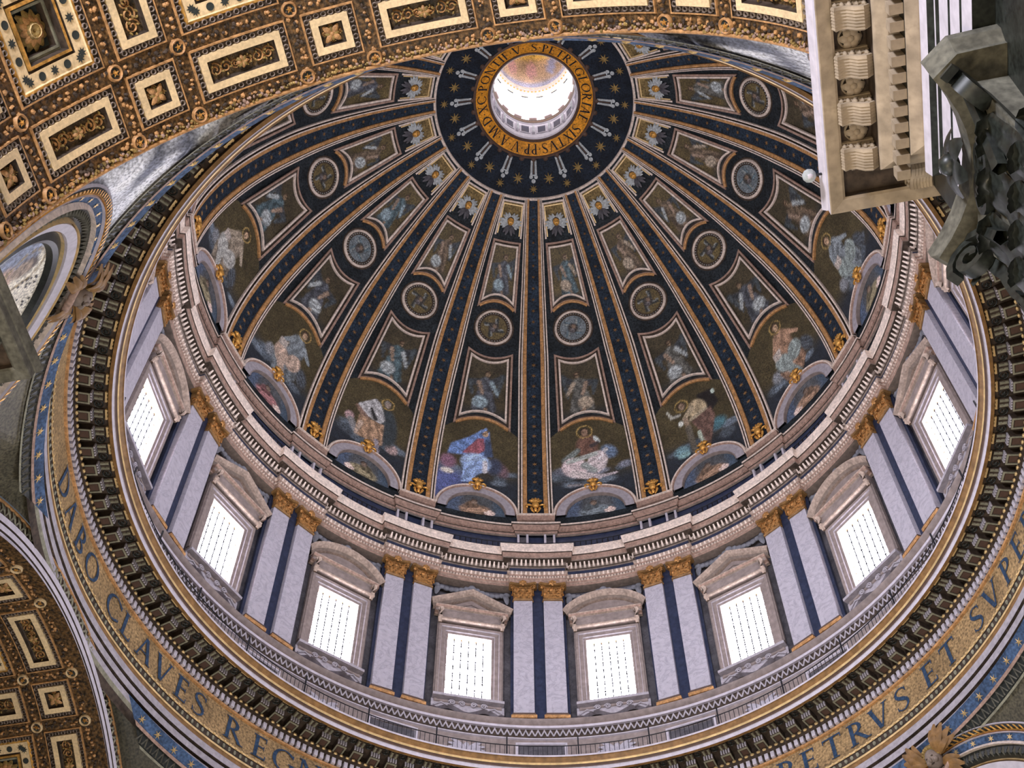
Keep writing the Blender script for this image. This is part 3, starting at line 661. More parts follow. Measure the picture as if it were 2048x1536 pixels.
def chart_poly(S, pts): return [(x/float(S.metric(0, v)[0]), v) for x, v in pts]
def arcpts(x0, v0, vm, x1, v1, k=9):
    """shallow arc from (x0,v0) over mid height vm to (x1,v1) in metres/psi"""
    t = np.linspace(0, 1, k); q = 4*t*(1-t)
    return [(x0+(x1-x0)*a, v0+(v1-v0)*a+(vm-(v0+v1)/2)*b) for a, b in zip(t, q)]
def degx(deg, v): return deg*D2R*float(DOME.rz(v)[0])
def panel_paths(b0, vb, vbm, t0, vt, vtm):
    lo = arcpts(-degx(b0, vb), vb, vbm, degx(b0, vb), vb); up = arcpts(degx(t0, vt), vt, vtm, -degx(t0, vt), vt)
    return lo, up
def frame_parts(base, outer, inner):
    lo, up = panel_paths(*outer); li, ui = panel_paths(*inner)
    a = MB(); sweep(a, DOME, chart_poly(DOME, lo+up), [(-.09, 0), (-.09, .12), (.07, .12), (.12, .03), (.26, .03), (.26, 0)], True, [0, 0, 1, 2, 2])
    fo = a.mesh('outer_moulding', ['pink', 'umber', 'umber'], base)
    b = MB(); sweep(b, DOME, chart_poly(DOME, lo), [(-.2, 0), (-.2, .16), (-.1, .2), (.0, .16), (.02, .03)]); bo = b.mesh('lower_moulding', ['ochre'], base)  # ochre lower arc: warm light from below put into the colour
    c = MB(); sweep(c, DOME, chart_poly(DOME, li+ui), [(-.10, 0), (-.09, .15), (.05, .15), (.06, 0)], True); wi = c.mesh('inner_fillet', ['cream'], base)
    t = np.linspace(-1, 1, 26)[None, :]; s_ = np.linspace(0, 1, 40)[:, None]
    vb = inner[1]+(inner[2]-inner[1])*(1-t*t); vt = inner[4]+(inner[5]-inner[4])*(1-t*t); V = vb+(vt-vb)*s_
    X = t*(inner[0]+(inner[3]-inner[0])*s_)*D2R*DOME.rz(V)[0]
    return fo, bo, wi, (X/DOME.rz(V)[0]/D2R, V, X, (V-inner[1])*MV, (inner[5]-inner[1])*MV, degx(inner[0], inner[1]))
BL = (0, float(DOME.rz(26)[0]), float(DOME.rz(26)[1])); LO = frame_parts(BL, (5.95, 18.6, 20.5, 5.65, 33.5, 32.5), (5.0, 20.3, 21.8, 4.65, 32.5, 31.6))
BU = (0, float(DOME.rz(48)[0]), float(DOME.rz(48)[1])); UP = frame_parts(BU, (5.6, 42.0, 43.5, 5.5, 54.1, 54.1), (4.8, 43.2, 44.6, 4.55, 53.4, 53.4))
# medallion
VM = 38.4; BM = (0, float(DOME.rz(VM)[0]), float(DOME.rz(VM)[1]))
mb = MB(); sweep(mb, DOME, circ(DOME, 0, VM, 1.40, 40), ROLL(.11, .2), True); m_rim = mb.mesh('rim', 'cream', BM, smooth=60)
mb = MB(); sweep(mb, DOME, circ(DOME, 0, VM, 1.2, 40), [(-.13, .02), (-.13, .07), (.13, .07), (.13, .02)], True)
m_band = mb.mesh('inner_band', 'umber', BM)
mb = MB(); sweep(mb, DOME, circ(DOME, 0, VM, 1.58, 40), [(-.06, 0), (-.05, .05), (.05, .05), (.06, 0)], True); m_halo = mb.mesh('outer_band', 'umber', BM)
mb = MB()
for a in range(36): star(mb, DOME, 1.2*math.cos(a*10*D2R)/float(DOME.metric(0, VM)[0]), VM+1.2*math.sin(a*10*D2R)/MV, .05, 4, .08, rin=.7)
m_beads = mb.mesh('beading', 'silver', BM)
# seraph cell
VS = 57.7; BS = (0, float(DOME.rz(VS)[0]), float(DOME.rz(VS)[1]))
cell = [(-degx(5.7, 55), 55.0), (degx(5.7, 55), 55.0), (degx(5.9, 61.2), 61.25), (-degx(5.9, 61.2), 61.25)]
mb = MB(); pth = chart_poly(DOME, [cell[1], cell[2], cell[3], cell[0]]); sweep(mb, DOME, pth, SLAB(.065, .1))
mb2 = MB(); sweep(mb2, DOME, [(u*.86, v-.5 if v > 60 else v+.4) for u, v in pth], SLAB(.045, .07)); m_cell = mb.mesh('border', 'cream', BS); m_cell2 = mb2.mesh('inner_border', 'goldl', BS)
mb = MB(); t = np.linspace(-1, 1, 8)[None, :]; V = np.linspace(57.0, 61.2, 8)[:, None]; patch(mb, DOME, t*5.6+0*V, V+0*t, .015); m_ground = mb.mesh('gold_ground', 'ground', BS)
def feather(mb, o, ex, ey, ez, ang, l, w, m, curl=.1):
    a = ang*D2R; ex, ey, ez, o = [np.array(v, float) for v in (ex, ey, ez, o)]; d = ex*math.sin(a)+ey*math.cos(a); c = ex*math.cos(a)-ey*math.sin(a)
    t = np.linspace(0, 1, 6)[:, None]; x = np.array([-1, -.4, .4, 1])[None, :]
    wd = w*np.sin(np.pi*np.clip(.12+.83*t, 0, 1))**.7
    X = o+d*(l*t)[..., None]+0*x[..., None]*c+c*(x*wd)[..., None]+ez*(.05+curl*np.sin(np.pi*t)+.10*(1-np.abs(x))*wd/w*.6)[..., None]
    mb.add(X.reshape(-1, 3), gridf(6, 4), m)
pc_, pe, pt, pz = DOME.P(0, VS), np.array([1., 0, 0]), None, None
tn = DOME.P(0, VS+.5)-DOME.P(0, VS-.5); tn /= np.linalg.norm(tn); nz = np.cross(tn, pe); nz = nz if nz[2] < 0 else -nz
mb = MB()
for s in (-1, 1):
    for a, l in ((18, .75), (38, .85), (55, .8)): feather(mb, pc_+nz*.05+tn*.05, pe*s, tn, nz, a, l, .13, 0)
    for a, l in ((80, .95), (98, 1.0), (116, .9), (132, .8)): feather(mb, pc_+nz*.08, pe*s, tn, nz, a, l, .15, 0)
    for a, l in ((150, .95), (166, 1.05)): feather(mb, pc_+nz*.1-tn*.1, pe*s, tn, nz, a, l, .14, 1)
m_wings = mb.mesh('wings', ['silver', 'dgrey'], BS)
mb = MB(); ell(mb, pc_+nz*.24+tn*.02, (.27, .34, .24), 0, 10, 7, pe, tn, nz); ell(mb, pc_+nz*.12+tn*.14, (.36, .36, .2), 1, 10, 5, pe, tn, nz)
ell(mb, pc_+nz*.47-tn*.02, (.05, .09, .07), 0, 6, 4, pe, tn, nz)
for s in (-1, 1): ell(mb, pc_+nz*.44+tn*.07+pe*s*.1, (.045, .03, .03), 1, 6, 4, pe, tn, nz); ell(mb, pc_+nz*.4-tn*.08+pe*s*.12, (.09, .08, .06), 0, 6, 4, pe, tn, nz)
ell(mb, pc_+nz*.44-tn*.16, (.07, .025, .03), 2, 6, 4, pe, tn, nz)
m_head = mb.mesh('head', ['gold', 'umber', 'rosso'], BS, smooth=70)
# lunette
BN = (0, 22.1, 77.0); VL = -1.7
mu0 = float(DOME.metric(0, 0)[0])
def larc(r, k=33, y0=0): a = np.linspace(0, 180, k)*D2R; return [(-r*math.cos(t)/mu0*-1, VL+(y0+r*math.sin(t))/MV) for t in a]
mb = MB(); sweep(mb, DOME, larc(2.98), [(-.12, 0), (-.12, .30), (-.05, .38), (.06, .36), (.12, .26), (.14, .1)], m=[0, 0, 0, 1, 1]); m_arch = mb.mesh('outer_arch', ['cream', 'pink'], BN, smooth=50)
mb = MB(); sweep(mb, DOME, larc(2.5), [(-.40, .02), (-.38, .22), (.26, .26), (.30, .30), (.36, .30), (.38, .05)], m=[0, 0, 0, 1, 1]); m_arch2 = mb.mesh('archivolt', ['fascia', 'taupe'], BN, smooth=40)
mb = MB(); o = DOME.P(0, VL+3.05/MV); flourish(mb, o+np.array([0, -.25, 0]), (1, 0, 0), (0, 0, 1), (0, -1, 0), .95); m_cart = mb.mesh('cartouche', 'gold', BN, smooth=50)
BF = (0, float(DOME.rz(11)[0]), float(DOME.rz(11)[1]))
for i in BAYS:
    th = baz(i); b = bay(i)
    # saint
    f = np.linspace(-1, 1, 60)[None, :]; s_ = np.linspace(0, 1, 66)[:, None]
    vb = VL+np.sqrt(np.maximum(0, 3.08**2-(f*2.98)**2))/MV; vt = np.minimum(20.4-1.75*(f/.74)**2, 20.4); vt = np.maximum(vt, 17.0)
    V = vb+(vt-vb)*s_; X = f*np.clip(fieldw(V), .5, 9)*.995
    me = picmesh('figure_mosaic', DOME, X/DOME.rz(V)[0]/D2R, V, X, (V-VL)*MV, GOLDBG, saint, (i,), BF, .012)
    kind = {-1: 'blue veiled woman', 0: 'seated bearded man in pale robe', 1: 'bare shouldered man with staff', -2: 'striding man in grey mantle'}.get(i, 'robed saint')
    o = link('figure_mosaic', me, None, (BF[1]*math.sin(th*D2R), BF[1]*math.cos(th*D2R), BF[2]), -th*D2R)
    tag(o, f"mosaic of a {kind}, {b}", 'mosaic', 'seated figure mosaics')
    # panels
    for nm, (fo, bo, wi, g), bs, off, w_, lab in (('lower', LO, BL, 0, None, 'arched lower'), ('upper', UP, BU, 40, None, 'narrow upper')):
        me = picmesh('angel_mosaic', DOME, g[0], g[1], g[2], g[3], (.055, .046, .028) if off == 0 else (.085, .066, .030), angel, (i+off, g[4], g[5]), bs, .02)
        place('angel_panel', [('angel_mosaic', me), ('outer_moulding', fo), ('lower_moulding', bo), ('inner_fillet', wi)], (bs[1], bs[2]), th,
              f"{lab} angel panel with cream fillet in {b}", 'panel', f'{nm} angel panels')
    # medallion
    rr, aa = np.meshgrid(np.linspace(.02, 1.09, 14), np.arange(44)/44*2*math.pi, indexing='ij'); X, Y = rr*np.sin(aa), rr*np.cos(aa)
    p = Pic(X, Y, (.12, .095, .045) if i % 3 else (.14, .16, .17)); p.noise(.2, 4, i)
    for a in range(4):
        t = a*math.pi/2+.5+.2*(i % 3); p.limb(.3*math.cos(t), .3*math.sin(t), .85*math.cos(t+.35), .85*math.sin(t+.35), .2, .09, (.03, .035, .035) if i % 3 else (.10, .14, .16), .3); p.limb(.45*math.cos(t+.3), .45*math.sin(t+.3), .85*math.cos(t+.6), .85*math.sin(t+.6), .07, .04, (.22, .23, .22))
    p.el(0, 0, .42, .42, (.05, .045, .04), 0, .4, .4, i); p.el(.05, .12, .17, .2, (.16, .12, .09)); p.el(-.1, -.2, .22, .2, (.11, .10, .10), 0, .4, .4)
    mb = MB(); mb.add(DOME.P(X/float(DOME.metric(0, VM)[0]), VM+Y/MV, .02).reshape(-1, 3), gridf(14, 44, cc=True), 0, np.clip(1.9*p.c**1.25, .003, 1).reshape(-1, 3))
    place('medallion', [('angel_mosaic', mb.mesh('angel_mosaic', 'paint', BM)), ('rim', m_rim), ('inner_band', m_band, [('beading', m_beads, 'stuff')]), ('outer_band', m_halo)], (BM[1], BM[2]), th,
          f"round cream rimmed medallion in {b}", 'medallion', 'round medallions of the dome')
    place('seraph', [('gold_ground', m_ground), ('border', m_cell), ('inner_border', m_cell2), ('wings', m_wings), ('head', m_head)], (BS[1], BS[2]), th,
          f"winged golden seraph head atop {b}", 'seraph', 'seraph heads below the eye')
    t = np.linspace(-1, 1, 44)[None, :]; s_ = np.linspace(0, 1, 24)[:, None]; X = t*2.2+0*s_; Y = np.sqrt(np.maximum(0, 2.22**2-X*X))*s_
    me = picmesh('bust_mosaic', DOME, X/mu0, VL+Y/MV, X, Y, (.075, .08, .085), bust, (i,), BN, .03)
    place('lunette', [('bust_mosaic', me), ('outer_arch', m_arch), ('archivolt', m_arch2), ('cartouche', m_cart)], (BN[1], BN[2]), th,
          f"half round lunette with gilt cartouche in {b}", 'lunette', 'lunettes at the dome foot')

# ------------------------------------------------------------------ great cornice with the inscription
t1 = link('trim_1', None, loc=(0, 0, 50)); tag(t1, 'great ring cornice and lettered gold frieze below the drum', 'cornice', kind='structure')
def rpart(name, prof, mats, m=None, parent=None, z=50, kind=None, n=224):
    V, F = lathe(prof, n); mb = MB(); mb.add(V, F, 0 if m is None else list(np.repeat(np.asarray(m), n)))
    return link(name, mb.mesh(name, mats, (0, 0, z), smooth=35), parent, kind=kind)
rpart('gallery_floor', [(19.80, 52.30), (22.5, 52.30)], ['taupe'], None, t1)
rpart('lip_moulding', [(19.80, 52.30), (19.76, 52.26), (19.78, 52.16), (19.84, 52.14), (19.98, 51.92), (19.95, 51.90), (19.92, 51.82), (19.97, 51.76), (20.03, 51.72), (20.06, 51.66), (20.06, 51.62), (20.10, 51.60), (20.13, 51.41), (20.30, 51.42), (20.33, 51.75)],
      ['white', 'umber', 'goldl', 'rosso', 'bronze', 'bronze'], [0, 0, 4, 4, 2, 2, 2, 3, 3, 3, 0, 0, 5, 1], t1)
rpart('soffit', [(20.34, 51.75), (21.75, 51.75), (21.78, 51.35), (21.66, 51.32), (21.66, 51.22)], ['umber', 'goldl'], [0, 0, 1, 0], t1)
rpart('dentil_bed', [(21.66, 51.22), (21.80, 51.02), (21.95, 51.0), (21.95, 50.62), (21.88, 50.6), (21.88, 50.46), (22.0, 50.44)], ['umber', 'ochre'], [0, 0, 0, 0, 1, 1], t1)
frieze = rpart('frieze', [(22.0, 50.44), (22.0, 48.52)], ['mosaic'], None, t1)
rpart('bead_bed', [(22.0, 48.52), (21.93, 48.5), (21.93, 48.38), (21.98, 48.36), (21.98, 47.98), (21.92, 47.94), (21.92, 47.82), (21.96, 47.78), (21.93, 47.76), (21.93, 47.5)], ['umber', 'goldl', 'bronze'], [1, 1, 0, 0, 0, 1, 2, 2, 2], t1)
rpart('architrave', [(21.93, 47.5), (21.84, 47.44), (21.84, 47.04), (21.97, 47.0), (21.97, 46.88), (21.86, 46.84), (21.86, 46.46), (21.99, 46.42), (21.99, 46.3), (21.88, 46.26), (21.88, 45.92), (21.95, 45.7), (22.1, 45.3)],
      ['fascia', 'umber', 'wood'], [0, 0, 1, 1, 1, 0, 1, 1, 1, 0, 2, 1], t1)
mb = MB()
for k in range(384):
    a = k*.9375*D2R; s, c = math.sin(a), math.cos(a); box(mb, (21.84*s, 21.84*c, 50.81), (.105, .1, .19), 0, (c, -s, 0), (s, c, 0))
link('dentil_course', mb.mesh('dentil_course', 'white', (0, 0, 50)), t1, kind='stuff')
mb = MB()
for k in range(384):
    a = k*.9375*D2R; s, c = math.sin(a), math.cos(a); ell(mb, (21.64*s, 21.64*c, 51.2), (.13, .08, .08), 0, 5, 3, (c, -s, 0), (s, c, 0))
    a = (k+.5)*.9375*D2R; s, c = math.sin(a), math.cos(a); ell(mb, (21.95*s, 21.95*c, 48.19), (.10, .06, .15), 1, 5, 3, (c, -s, 0), (s, c, 0)); ell(mb, (21.9*s, 21.9*c, 48.44), (.09, .05, .06), 0, 5, 3, (c, -s, 0), (s, c, 0))
link('beading', mb.mesh('beading', ['goldl', 'wood'], (0, 0, 50)), t1, kind='stuff')
# brackets under the lip
mb = MB(); box(mb, (0, 21.42, 51.54), (.29, .33, .21), 0)
for sx in (-1, 1): box(mb, (sx*.25, 21.42, 51.31), (.04, .33, .03), 1)
for y_ in (21.12, 21.71): box(mb, (0, y_, 51.31), (.29, .04, .03), 1)
box(mb, (0, 21.42, 51.325), (.17, .2, .01), 2)
for x in (-.21, -.07, .07, .21): box(mb, (x, 21.06, 51.55), (.042, .04, .16), 3)
br1 = mb.mesh('bracket', ['umber', 'wood', 'rosso', 'white'], (0, 21.4, 51.5))
mb = MB()
for x in (-.13, .13): tube(mb, [(x, 20.98, 51.66), (x, 20.58, 51.66)], .085, 0, 6)
box(mb, (0, 20.78, 51.69), (.26, .22, .05), 1); box(mb, (0, 20.78, 51.64), (.2, .02, .03), 1); br2 = mb.mesh('scroll', ['wood', 'umber'], (0, 21.4, 51.5))
mb = MB(); box(mb, (0, 20.44, 51.66), (.27, .045, .06), 0)
for x in (-.2, 0, .2): ell(mb, (x, 20.40, 51.64), (.08, .05, .07), 0, 6, 4)
br3 = mb.mesh('gilt_front', ['goldl'], (0, 21.4, 51.5))
mb = MB()
P_ = Plane((0, 20.8, 51.74), (1, 0, 0), (0, 1, 0), (0, 0, -1)); sweep(mb, P_, circ(P_, 0, 0, .20, 10), ROLL(.035, .05), True)
star(mb, P_, 0, 0, .15, 5, .05, rin=.5); ros = mb.mesh('rosette', 'dark_shade', (0, 20.8, 51.7))
for k in range(136):
    th = -62.5+k*360/136; s, c = math.sin(th*D2R), math.cos(th*D2R)
    o = link('bracket', br1, t1, (21.4*s, 21.4*c, 1.5), -th*D2R); link('scroll', br2, o); link('gilt_front', br3, o)
    th += 180/136; s, c = math.sin(th*D2R), math.cos(th*D2R); link('rosette', ros, t1, (20.8*s, 20.8*c, 1.7), -th*D2R)
C22 = Cyl(21.98)
LET = [('D', -90.4), ('A', -86.3), ('B', -82.1), ('O', -78.0), ('C', -71.4), ('L', -68.0), ('A', -63.9), ('V', -60.0), ('E', -56.1), ('S', -52.8), ('R', -46.4), ('E', -42.1), ('G', -38.3), ('N', -34.2), ('I', -31),
       ('P', 34.8), ('E', 38.4), ('T', 42.2), ('R', 46.4), ('V', 50.0), ('S', 54.0), ('E', 59.3), ('T', 63.3), ('S', 69.6), ('V', 73.4), ('P', 77.7), ('E', 81.4), ('R', 85.4)]
for c, az in LET:
    q, w = glyph(c); mb = MB(); hh = 1.42
    for poly in q:
        p = np.array(poly); mb.add(C22.P((p[:, 0]-w/2+.05)*hh*1.05/22/D2R, 48.77+p[:, 1]*hh, .03), [(0, 1, 2, 3)])
    link('letter', mb.mesh('letter', 'letter', (0, 22, 49.4)), frieze, (22*math.sin(az*D2R), 22*math.cos(az*D2R), -.6), -az*D2R)

# railing on the gallery
ra = link('gallery_railing', None, loc=(0, 0, 52.3)); tag(ra, 'thin black iron railing along the gallery above the great cornice', 'railing')
th = np.arange(180)*2*D2R
mb = MB(); tube(mb, np.stack([20.15*np.sin(th), 20.15*np.cos(th), 0*th+53.3], -1), .03, 0, 5, True); link('rail', mb.mesh('rail', 'iron', (0, 0, 52.3)), ra)
mb = MB()
for k in range(480):
    a = k*.75*D2R; box(mb, (20.15*math.sin(a), 20.15*math.cos(a), 52.8), (.015, .015, .5))
link('balusters', mb.mesh('balusters', 'iron', (0, 0, 52.3)), ra, kind='stuff')
mb = MB(); box(mb, (0, 20.15, 53.1), (.035, .035, .8)); po = mb.mesh('standard', 'iron', (0, 20.15, 52.3))
for k in range(32):
    a = (5.6+11.25*k)*D2R; link('standard', po, ra, (20.15*math.sin(a), 20.15*math.cos(a), 0), -a)

# ------------------------------------------------------------------ drum wall
mb = MB(); RWALL = 22.6; CW = Cyl(RWALL)
ths = [-11.25, -7, -3.68, -1.2, 1.2, 3.68, 7, 11.25]; zs = [52.3, 58.6, 64.25, 69.4]
for k in range(16):
    for a in range(7):
        for b in range(3):
            if b == 1 and 2 <= a <= 4: continue
            patch(mb, CW, *rect(11.25+22.5*k+ths[a], 11.25+22.5*k+ths[a+1], zs[b], zs[b+1]))
wd = link('wall_drum', mb.mesh('wall_drum', 'dgrey')); tag(wd, 'dark grey marble drum wall with sixteen windows', 'wall', kind='structure')
rpart('podium', [(22.1, 52.3), (22.1, 55.62), (22.0, 55.66), (22.0, 55.72)], ['taupe', 'white'], [0, 1, 1], wd, 0)
rpart('wave_band', [(22.02, 55.72), (22.02, 56.38)], ['umber'], None, wd, 0)
rpart('podium_cornice', [(22.0, 56.36), (21.86, 56.38), (21.84, 56.54), (21.9, 56.6), (21.74, 56.72), (21.66, 56.92), (22.5, 57.0)], ['white', 'pink', 'taupe'], [0, 0, 1, 2, 2, 0], wd, 0)
mb = MB(); CZ = Cyl(22.02)
for k in range(384):
    a = k*.9375; sweep(mb, CZ, [(a, 55.84), (a+.46875, 56.28), (a+.9375, 55.84)], [(-.04, 0), (-.04, .05), (.04, .05), (.04, 0)])
link('wave_ornament', mb.mesh('wave_ornament', 'fascia'), wd, kind='stuff')
mb = MB(); CP = Cyl(22.1); sweep(mb, CP, [(-3.6, 53.1), (3.6, 53.1), (3.6, 55.25), (-3.6, 55.25)], [(-.1, 0), (-.1, .08), (0, .1), (.06, .03)], True); pf = mb.mesh('podium_panel', 'white', (0, 22.1, 54))
mb = MB(); patch(mb, CP, *rect(-3.5, 3.5, 53.2, 55.15, 6, 2), n=.01); pfi = mb.mesh('panel_field', 'dgrey', (0, 22.1, 54))
mb = MB(); P_ = Plane((0, 22.06, 54.2), (1, 0, 0), (0, 0, 1), (0, -1, 0)); o = np.array([0, 22.02, 54.2]); X_, Z_, N_ = (1, 0, 0), (0, 0, 1), (0, -1, 0)
ell(mb, o+np.array([0, 0, .5]), (.2, .18, .26), 0, 8, 5)
for s in (-1, 1):
    for a in (50, 68, 86, 104, 122): feather(mb, o+np.array([0, 0, .15]), (s, 0, 0), Z_, N_, a, 1.15, .14, 0)
    tube(mb, [o+np.array([s*.2, 0, -.1]), o+np.array([s*.9, 0, -.7]), o+np.array([s*1.6, 0, -.5]), o+np.array([s*2.2, 0, -.1])], [.16, .14, .12, .08], 0, 5)
ell(mb, o+np.array([0, 0, -.2]), (.32, .22, .5), 0, 8, 5); emb = mb.mesh('winged_relief', 'marble', (0, 22.1, 54.2), smooth=60)
for k in range(16):
    a = 22.5*k*D2R; o = link('podium_panel', pf, wd, (22.1*math.sin(a), 22.1*math.cos(a), 54), -a); link('panel_field', pfi, o)
    a = (11.25+22.5*k)*D2R; link('winged_relief', emb, wd, (22.1*math.sin(a), 22.1*math.cos(a), 54.2), -a)

# ------------------------------------------------------------------ corinthian capital builder
def leaf(mb, o, ex, ey, ez, w, h, out, m=0, lobes=3):
    """acanthus leaf: ex across, ey up, ez out of the face"""
    o, ex, ey, ez = [np.array(v, float) for v in (o, ex, ey, ez)]
    nt_, nx_ = (17, 11) if w > .5 else (11, 7)
    t = np.linspace(0, 1, nt_)[:, None]; x = np.linspace(-1, 1, nx_)[None, :]
    wd = w*(1.02-.35*t**2)*(1-.16*np.abs(np.sin(t*math.pi*lobes))**.7)*np.where(t > .97, .5, 1)
    rr = out*.42; k = np.clip((t-.68)/.32, 0, 1); th_ = k*200*D2R
    up = np.where(t < .68, h*.9*t/.68, h*.9+rr*np.sin(th_)*.9); oo = np.where(t < .68, out*(.10+.2*(t/.68)**2), out*.3+rr*(1-np.cos(th_)))
    oo = oo+.07*w*np.cos(x*math.pi*2.5)*(1-.5*t)-.16*w*np.abs(x)**1.5*(1-k)+.05*w*np.cos(t*math.pi*2*lobes)*np.abs(x)
    X = o+(x*wd)[..., None]*ex+(up+.10*h*np.abs(x)*np.sin(t*math.pi*2*lobes)*.35+0*x)[..., None]*ey+oo[..., None]*ez
    mb.add(X.reshape(-1, 3), gridf(nt_, nx_), m)
def volute(mb, o, ex, ey, ez, r, w, m=0, turns=1.6, n=20):
    o, ex, ey, ez = [np.array(v, float) for v in (o, ex, ey, ez)]
    t = np.linspace(0, turns*2*math.pi, n); rr = r*(1-t/t[-1]*.82)
    P = o+(rr*np.cos(t))[:, None]*ex+(rr*np.sin(t))[:, None]*ey
    V = []
    for i in range(n):
        u = P[i]-o; u = u/(np.linalg.norm(u)+1e-9)
        th_ = r*.17
        for a, b in ((-w, -th_), (w, -th_), (w, th_), (-w, th_)): V.append(P[i]+ez*a+u*b)
    mb.add(V, list(map(tuple, gridf(n, 4, cc=True)))+[(3, 2, 1, 0), (4*n-4, 4*n-3, 4*n-2, 4*n-1)], m)
def capital(o, ex, ey, ez, w, h, proj, mats, base, dip=.35, cut=.12, lo=1.):
    """pilaster capital: w shaft width, h height, proj abacus projection -> list of part meshes"""
    o, ex, ey, ez = [np.array(v, float) for v in (o, ex, ey, ez)]
    mb = MB(); hw = w/2                              # bell
    V = []
    for a, b, d in ((1.0, 0, .0), (.96, .1, .02), (1.0, .6, .08), (1.12, .86, .2)):
        for sx, sz in ((-1, -.3), (-1, 1), (1, 1), (1, -.3)): V.append(o+ex*sx*hw*a+ey*h*b+ez*(d*proj if sz > 0 else -.3*w))
    mb.add(V, gridf(4, 4, cc=True)); tube(mb, [o-ex*hw*1.03-ez*.1*w, o-ex*hw*1.03+ez*.05*w, o+ex*hw*1.03+ez*.05*w, o+ex*hw*1.03-ez*.1*w], .05*h, 0, 6)
    bell = mb.mesh('bell', mats[0], base, smooth=40)
    lv = []
    for row, (n, b, hh, ou) in enumerate(((4, .04, .36, .34), (3, .22, .48, .5))):
        for i in range(n):
            x = (-1+(2*i+1)/n)*hw*.98; mb = MB(); leaf(mb, o+ex*x+ey*h*b+ez*.05*w, ex, ey, ez, w*.52/n*1.05, h*hh, proj*ou*lo); lv.append(mb.mesh('acanthus_leaf', mats[1], base, smooth=50))
    for s in (-1, 1):
        mb = MB(); leaf(mb, o+ex*s*hw+ey*h*.08+ez*(-.05*w), ez, ey, ex*s, w*.14, h*.36, proj*.4); leaf(mb, o+ex*s*hw*1.02+ey*h*.25, (ex*s+ez)/1.414, ey, (ex*s+ez)/1.414*1.0, w*.1, h*.5, proj*.6); lv.append(mb.mesh('acanthus_leaf', mats[1], base, smooth=50))
    vo = []
    A = hw+proj*.95
    for s in (-1, 1):
        d = (ex*s+ez)/math.sqrt(2); mb = MB(); c = o+ex*s*(hw+proj*.22)+ez*proj*.42+ey*h*.765
        volute(mb, c, d, ey, np.cross(d, ey), h*.105, w*.05)
        tube(mb, [o+ex*s*hw*.45+ey*h*.5+ez*.1*w, o+ex*s*hw*.7+ey*h*.72+ez*.25*proj, c+ey*h*.14-d*h*.02], [.05*w, .045*w, .04*w], 0, 5)
        mi = c; mb2 = mb; volute(mb2, o+ex*s*hw*.22+ey*h*.74+ez*proj*.22, -ex*s, ey, ez, h*.09, w*.03)
        vo.append(mb.mesh('volute', mats[1], base, smooth=40))
    # abacus
    c_ = cut*w; q = [(-A, -.25*w), (-A+.02*w, proj-c_), (-A+c_, proj)]
    for t in np.linspace(-1, 1, 11)[1:-1]: q.append((t*(A-c_), proj-dip*(1-t*t)))
    q += [(A-c_, proj), (A-.02*w, proj-c_), (A, -.25*w)]; q = np.array(q); n = len(q)
    mb = MB(); V = []
    for (b, sc) in ((.875, .93), (.9, .93), (.93, .97), (.95, 1.0), (1.0, 1.0)):
        for x, z in q: V.append(o+ex*x*sc+ez*(z*sc if z > 0 else z)+ey*h*b)
    F = [tuple(f) for f in gridf(5, n, cc=True)]+[tuple(range(n))[::-1], tuple(range(4*n, 5*n))]
    mb.add(V, F); ab = mb.mesh('abacus', mats[0], base)
    mb = MB(); c = o+ey*h*.92+ez*(proj-dip+.05*w)
    for a in range(6): feather(mb, c, ex, ey, ez, a*60, w*.23, w*.09, 0, .05*w)
    ell(mb, c+ez*.07*w, (w*.08, w*.08, w*.07), 0, 8, 5, ex, ey, ez); fl = mb.mesh('abacus_flower', mats[1], base, smooth=50)
    return bell, lv, vo, ab, fl

# ------------------------------------------------------------------ paired pilasters
PB = (0, 21.8, 57.0)
parts = []
mb = MB(); box(mb, (0, 22.36, 63.1), (1.78, .12, 6.2)); box(mb, (0, 22.2, 63.1), (.34, .1, 6.2)); parts.append(('backing', mb.mesh('backing', 'slate', PB)))
for s in (-1, 1):
    x = s*.975
    mb = MB(); box(mb, (x, 22.1, 62.65), (.62, .3, 5.1), taper=.985); sh = mb.mesh('shaft', 'marble', PB)
    mb = MB(); box(mb, (x, 22.08, 57.12), (.76, .44, .12), 0)
    for z, r, g in ((57.32, .09, .40), (57.48, .055, .35)): tube(mb, [(x-.66, 22.3, z), (x-.66, 22.1-g+.05, z), (x+.66, 22.1-g+.05, z), (x+.66, 22.3, z)], r, 1, 6)
    box(mb, (x, 22.1, 57.36), (.66, .33, .15), 1)
    ba = mb.mesh('base', ['ochre', 'rosso'], PB)
    bell, lv, vo, ab, fl = capital((x, 21.8, 67.7), (1, 0, 0), (0, 0, 1), (0, -1, 0), 1.22, 1.5, .34, ('bronze', 'capgold'), PB, dip=.12, cut=.1)
    mb = MB(); parts += [('shaft', sh), ('base', ba), ('capital', bell, [('acanthus_leaf', l) for l in lv]+[('volute', v) for v in vo]+[('abacus', ab), ('abacus_flower', fl)])]
for k in range(16):
    kk = k if k <= 8 else k-16
    if abs(kk) > 5: continue
    place('pilaster_pair', parts, (PB[1], PB[2]), 22.5*kk, ribname(kk, 'pair of grey marble pilasters with gilt capitals'), 'pilaster', 'paired pilasters of the drum')

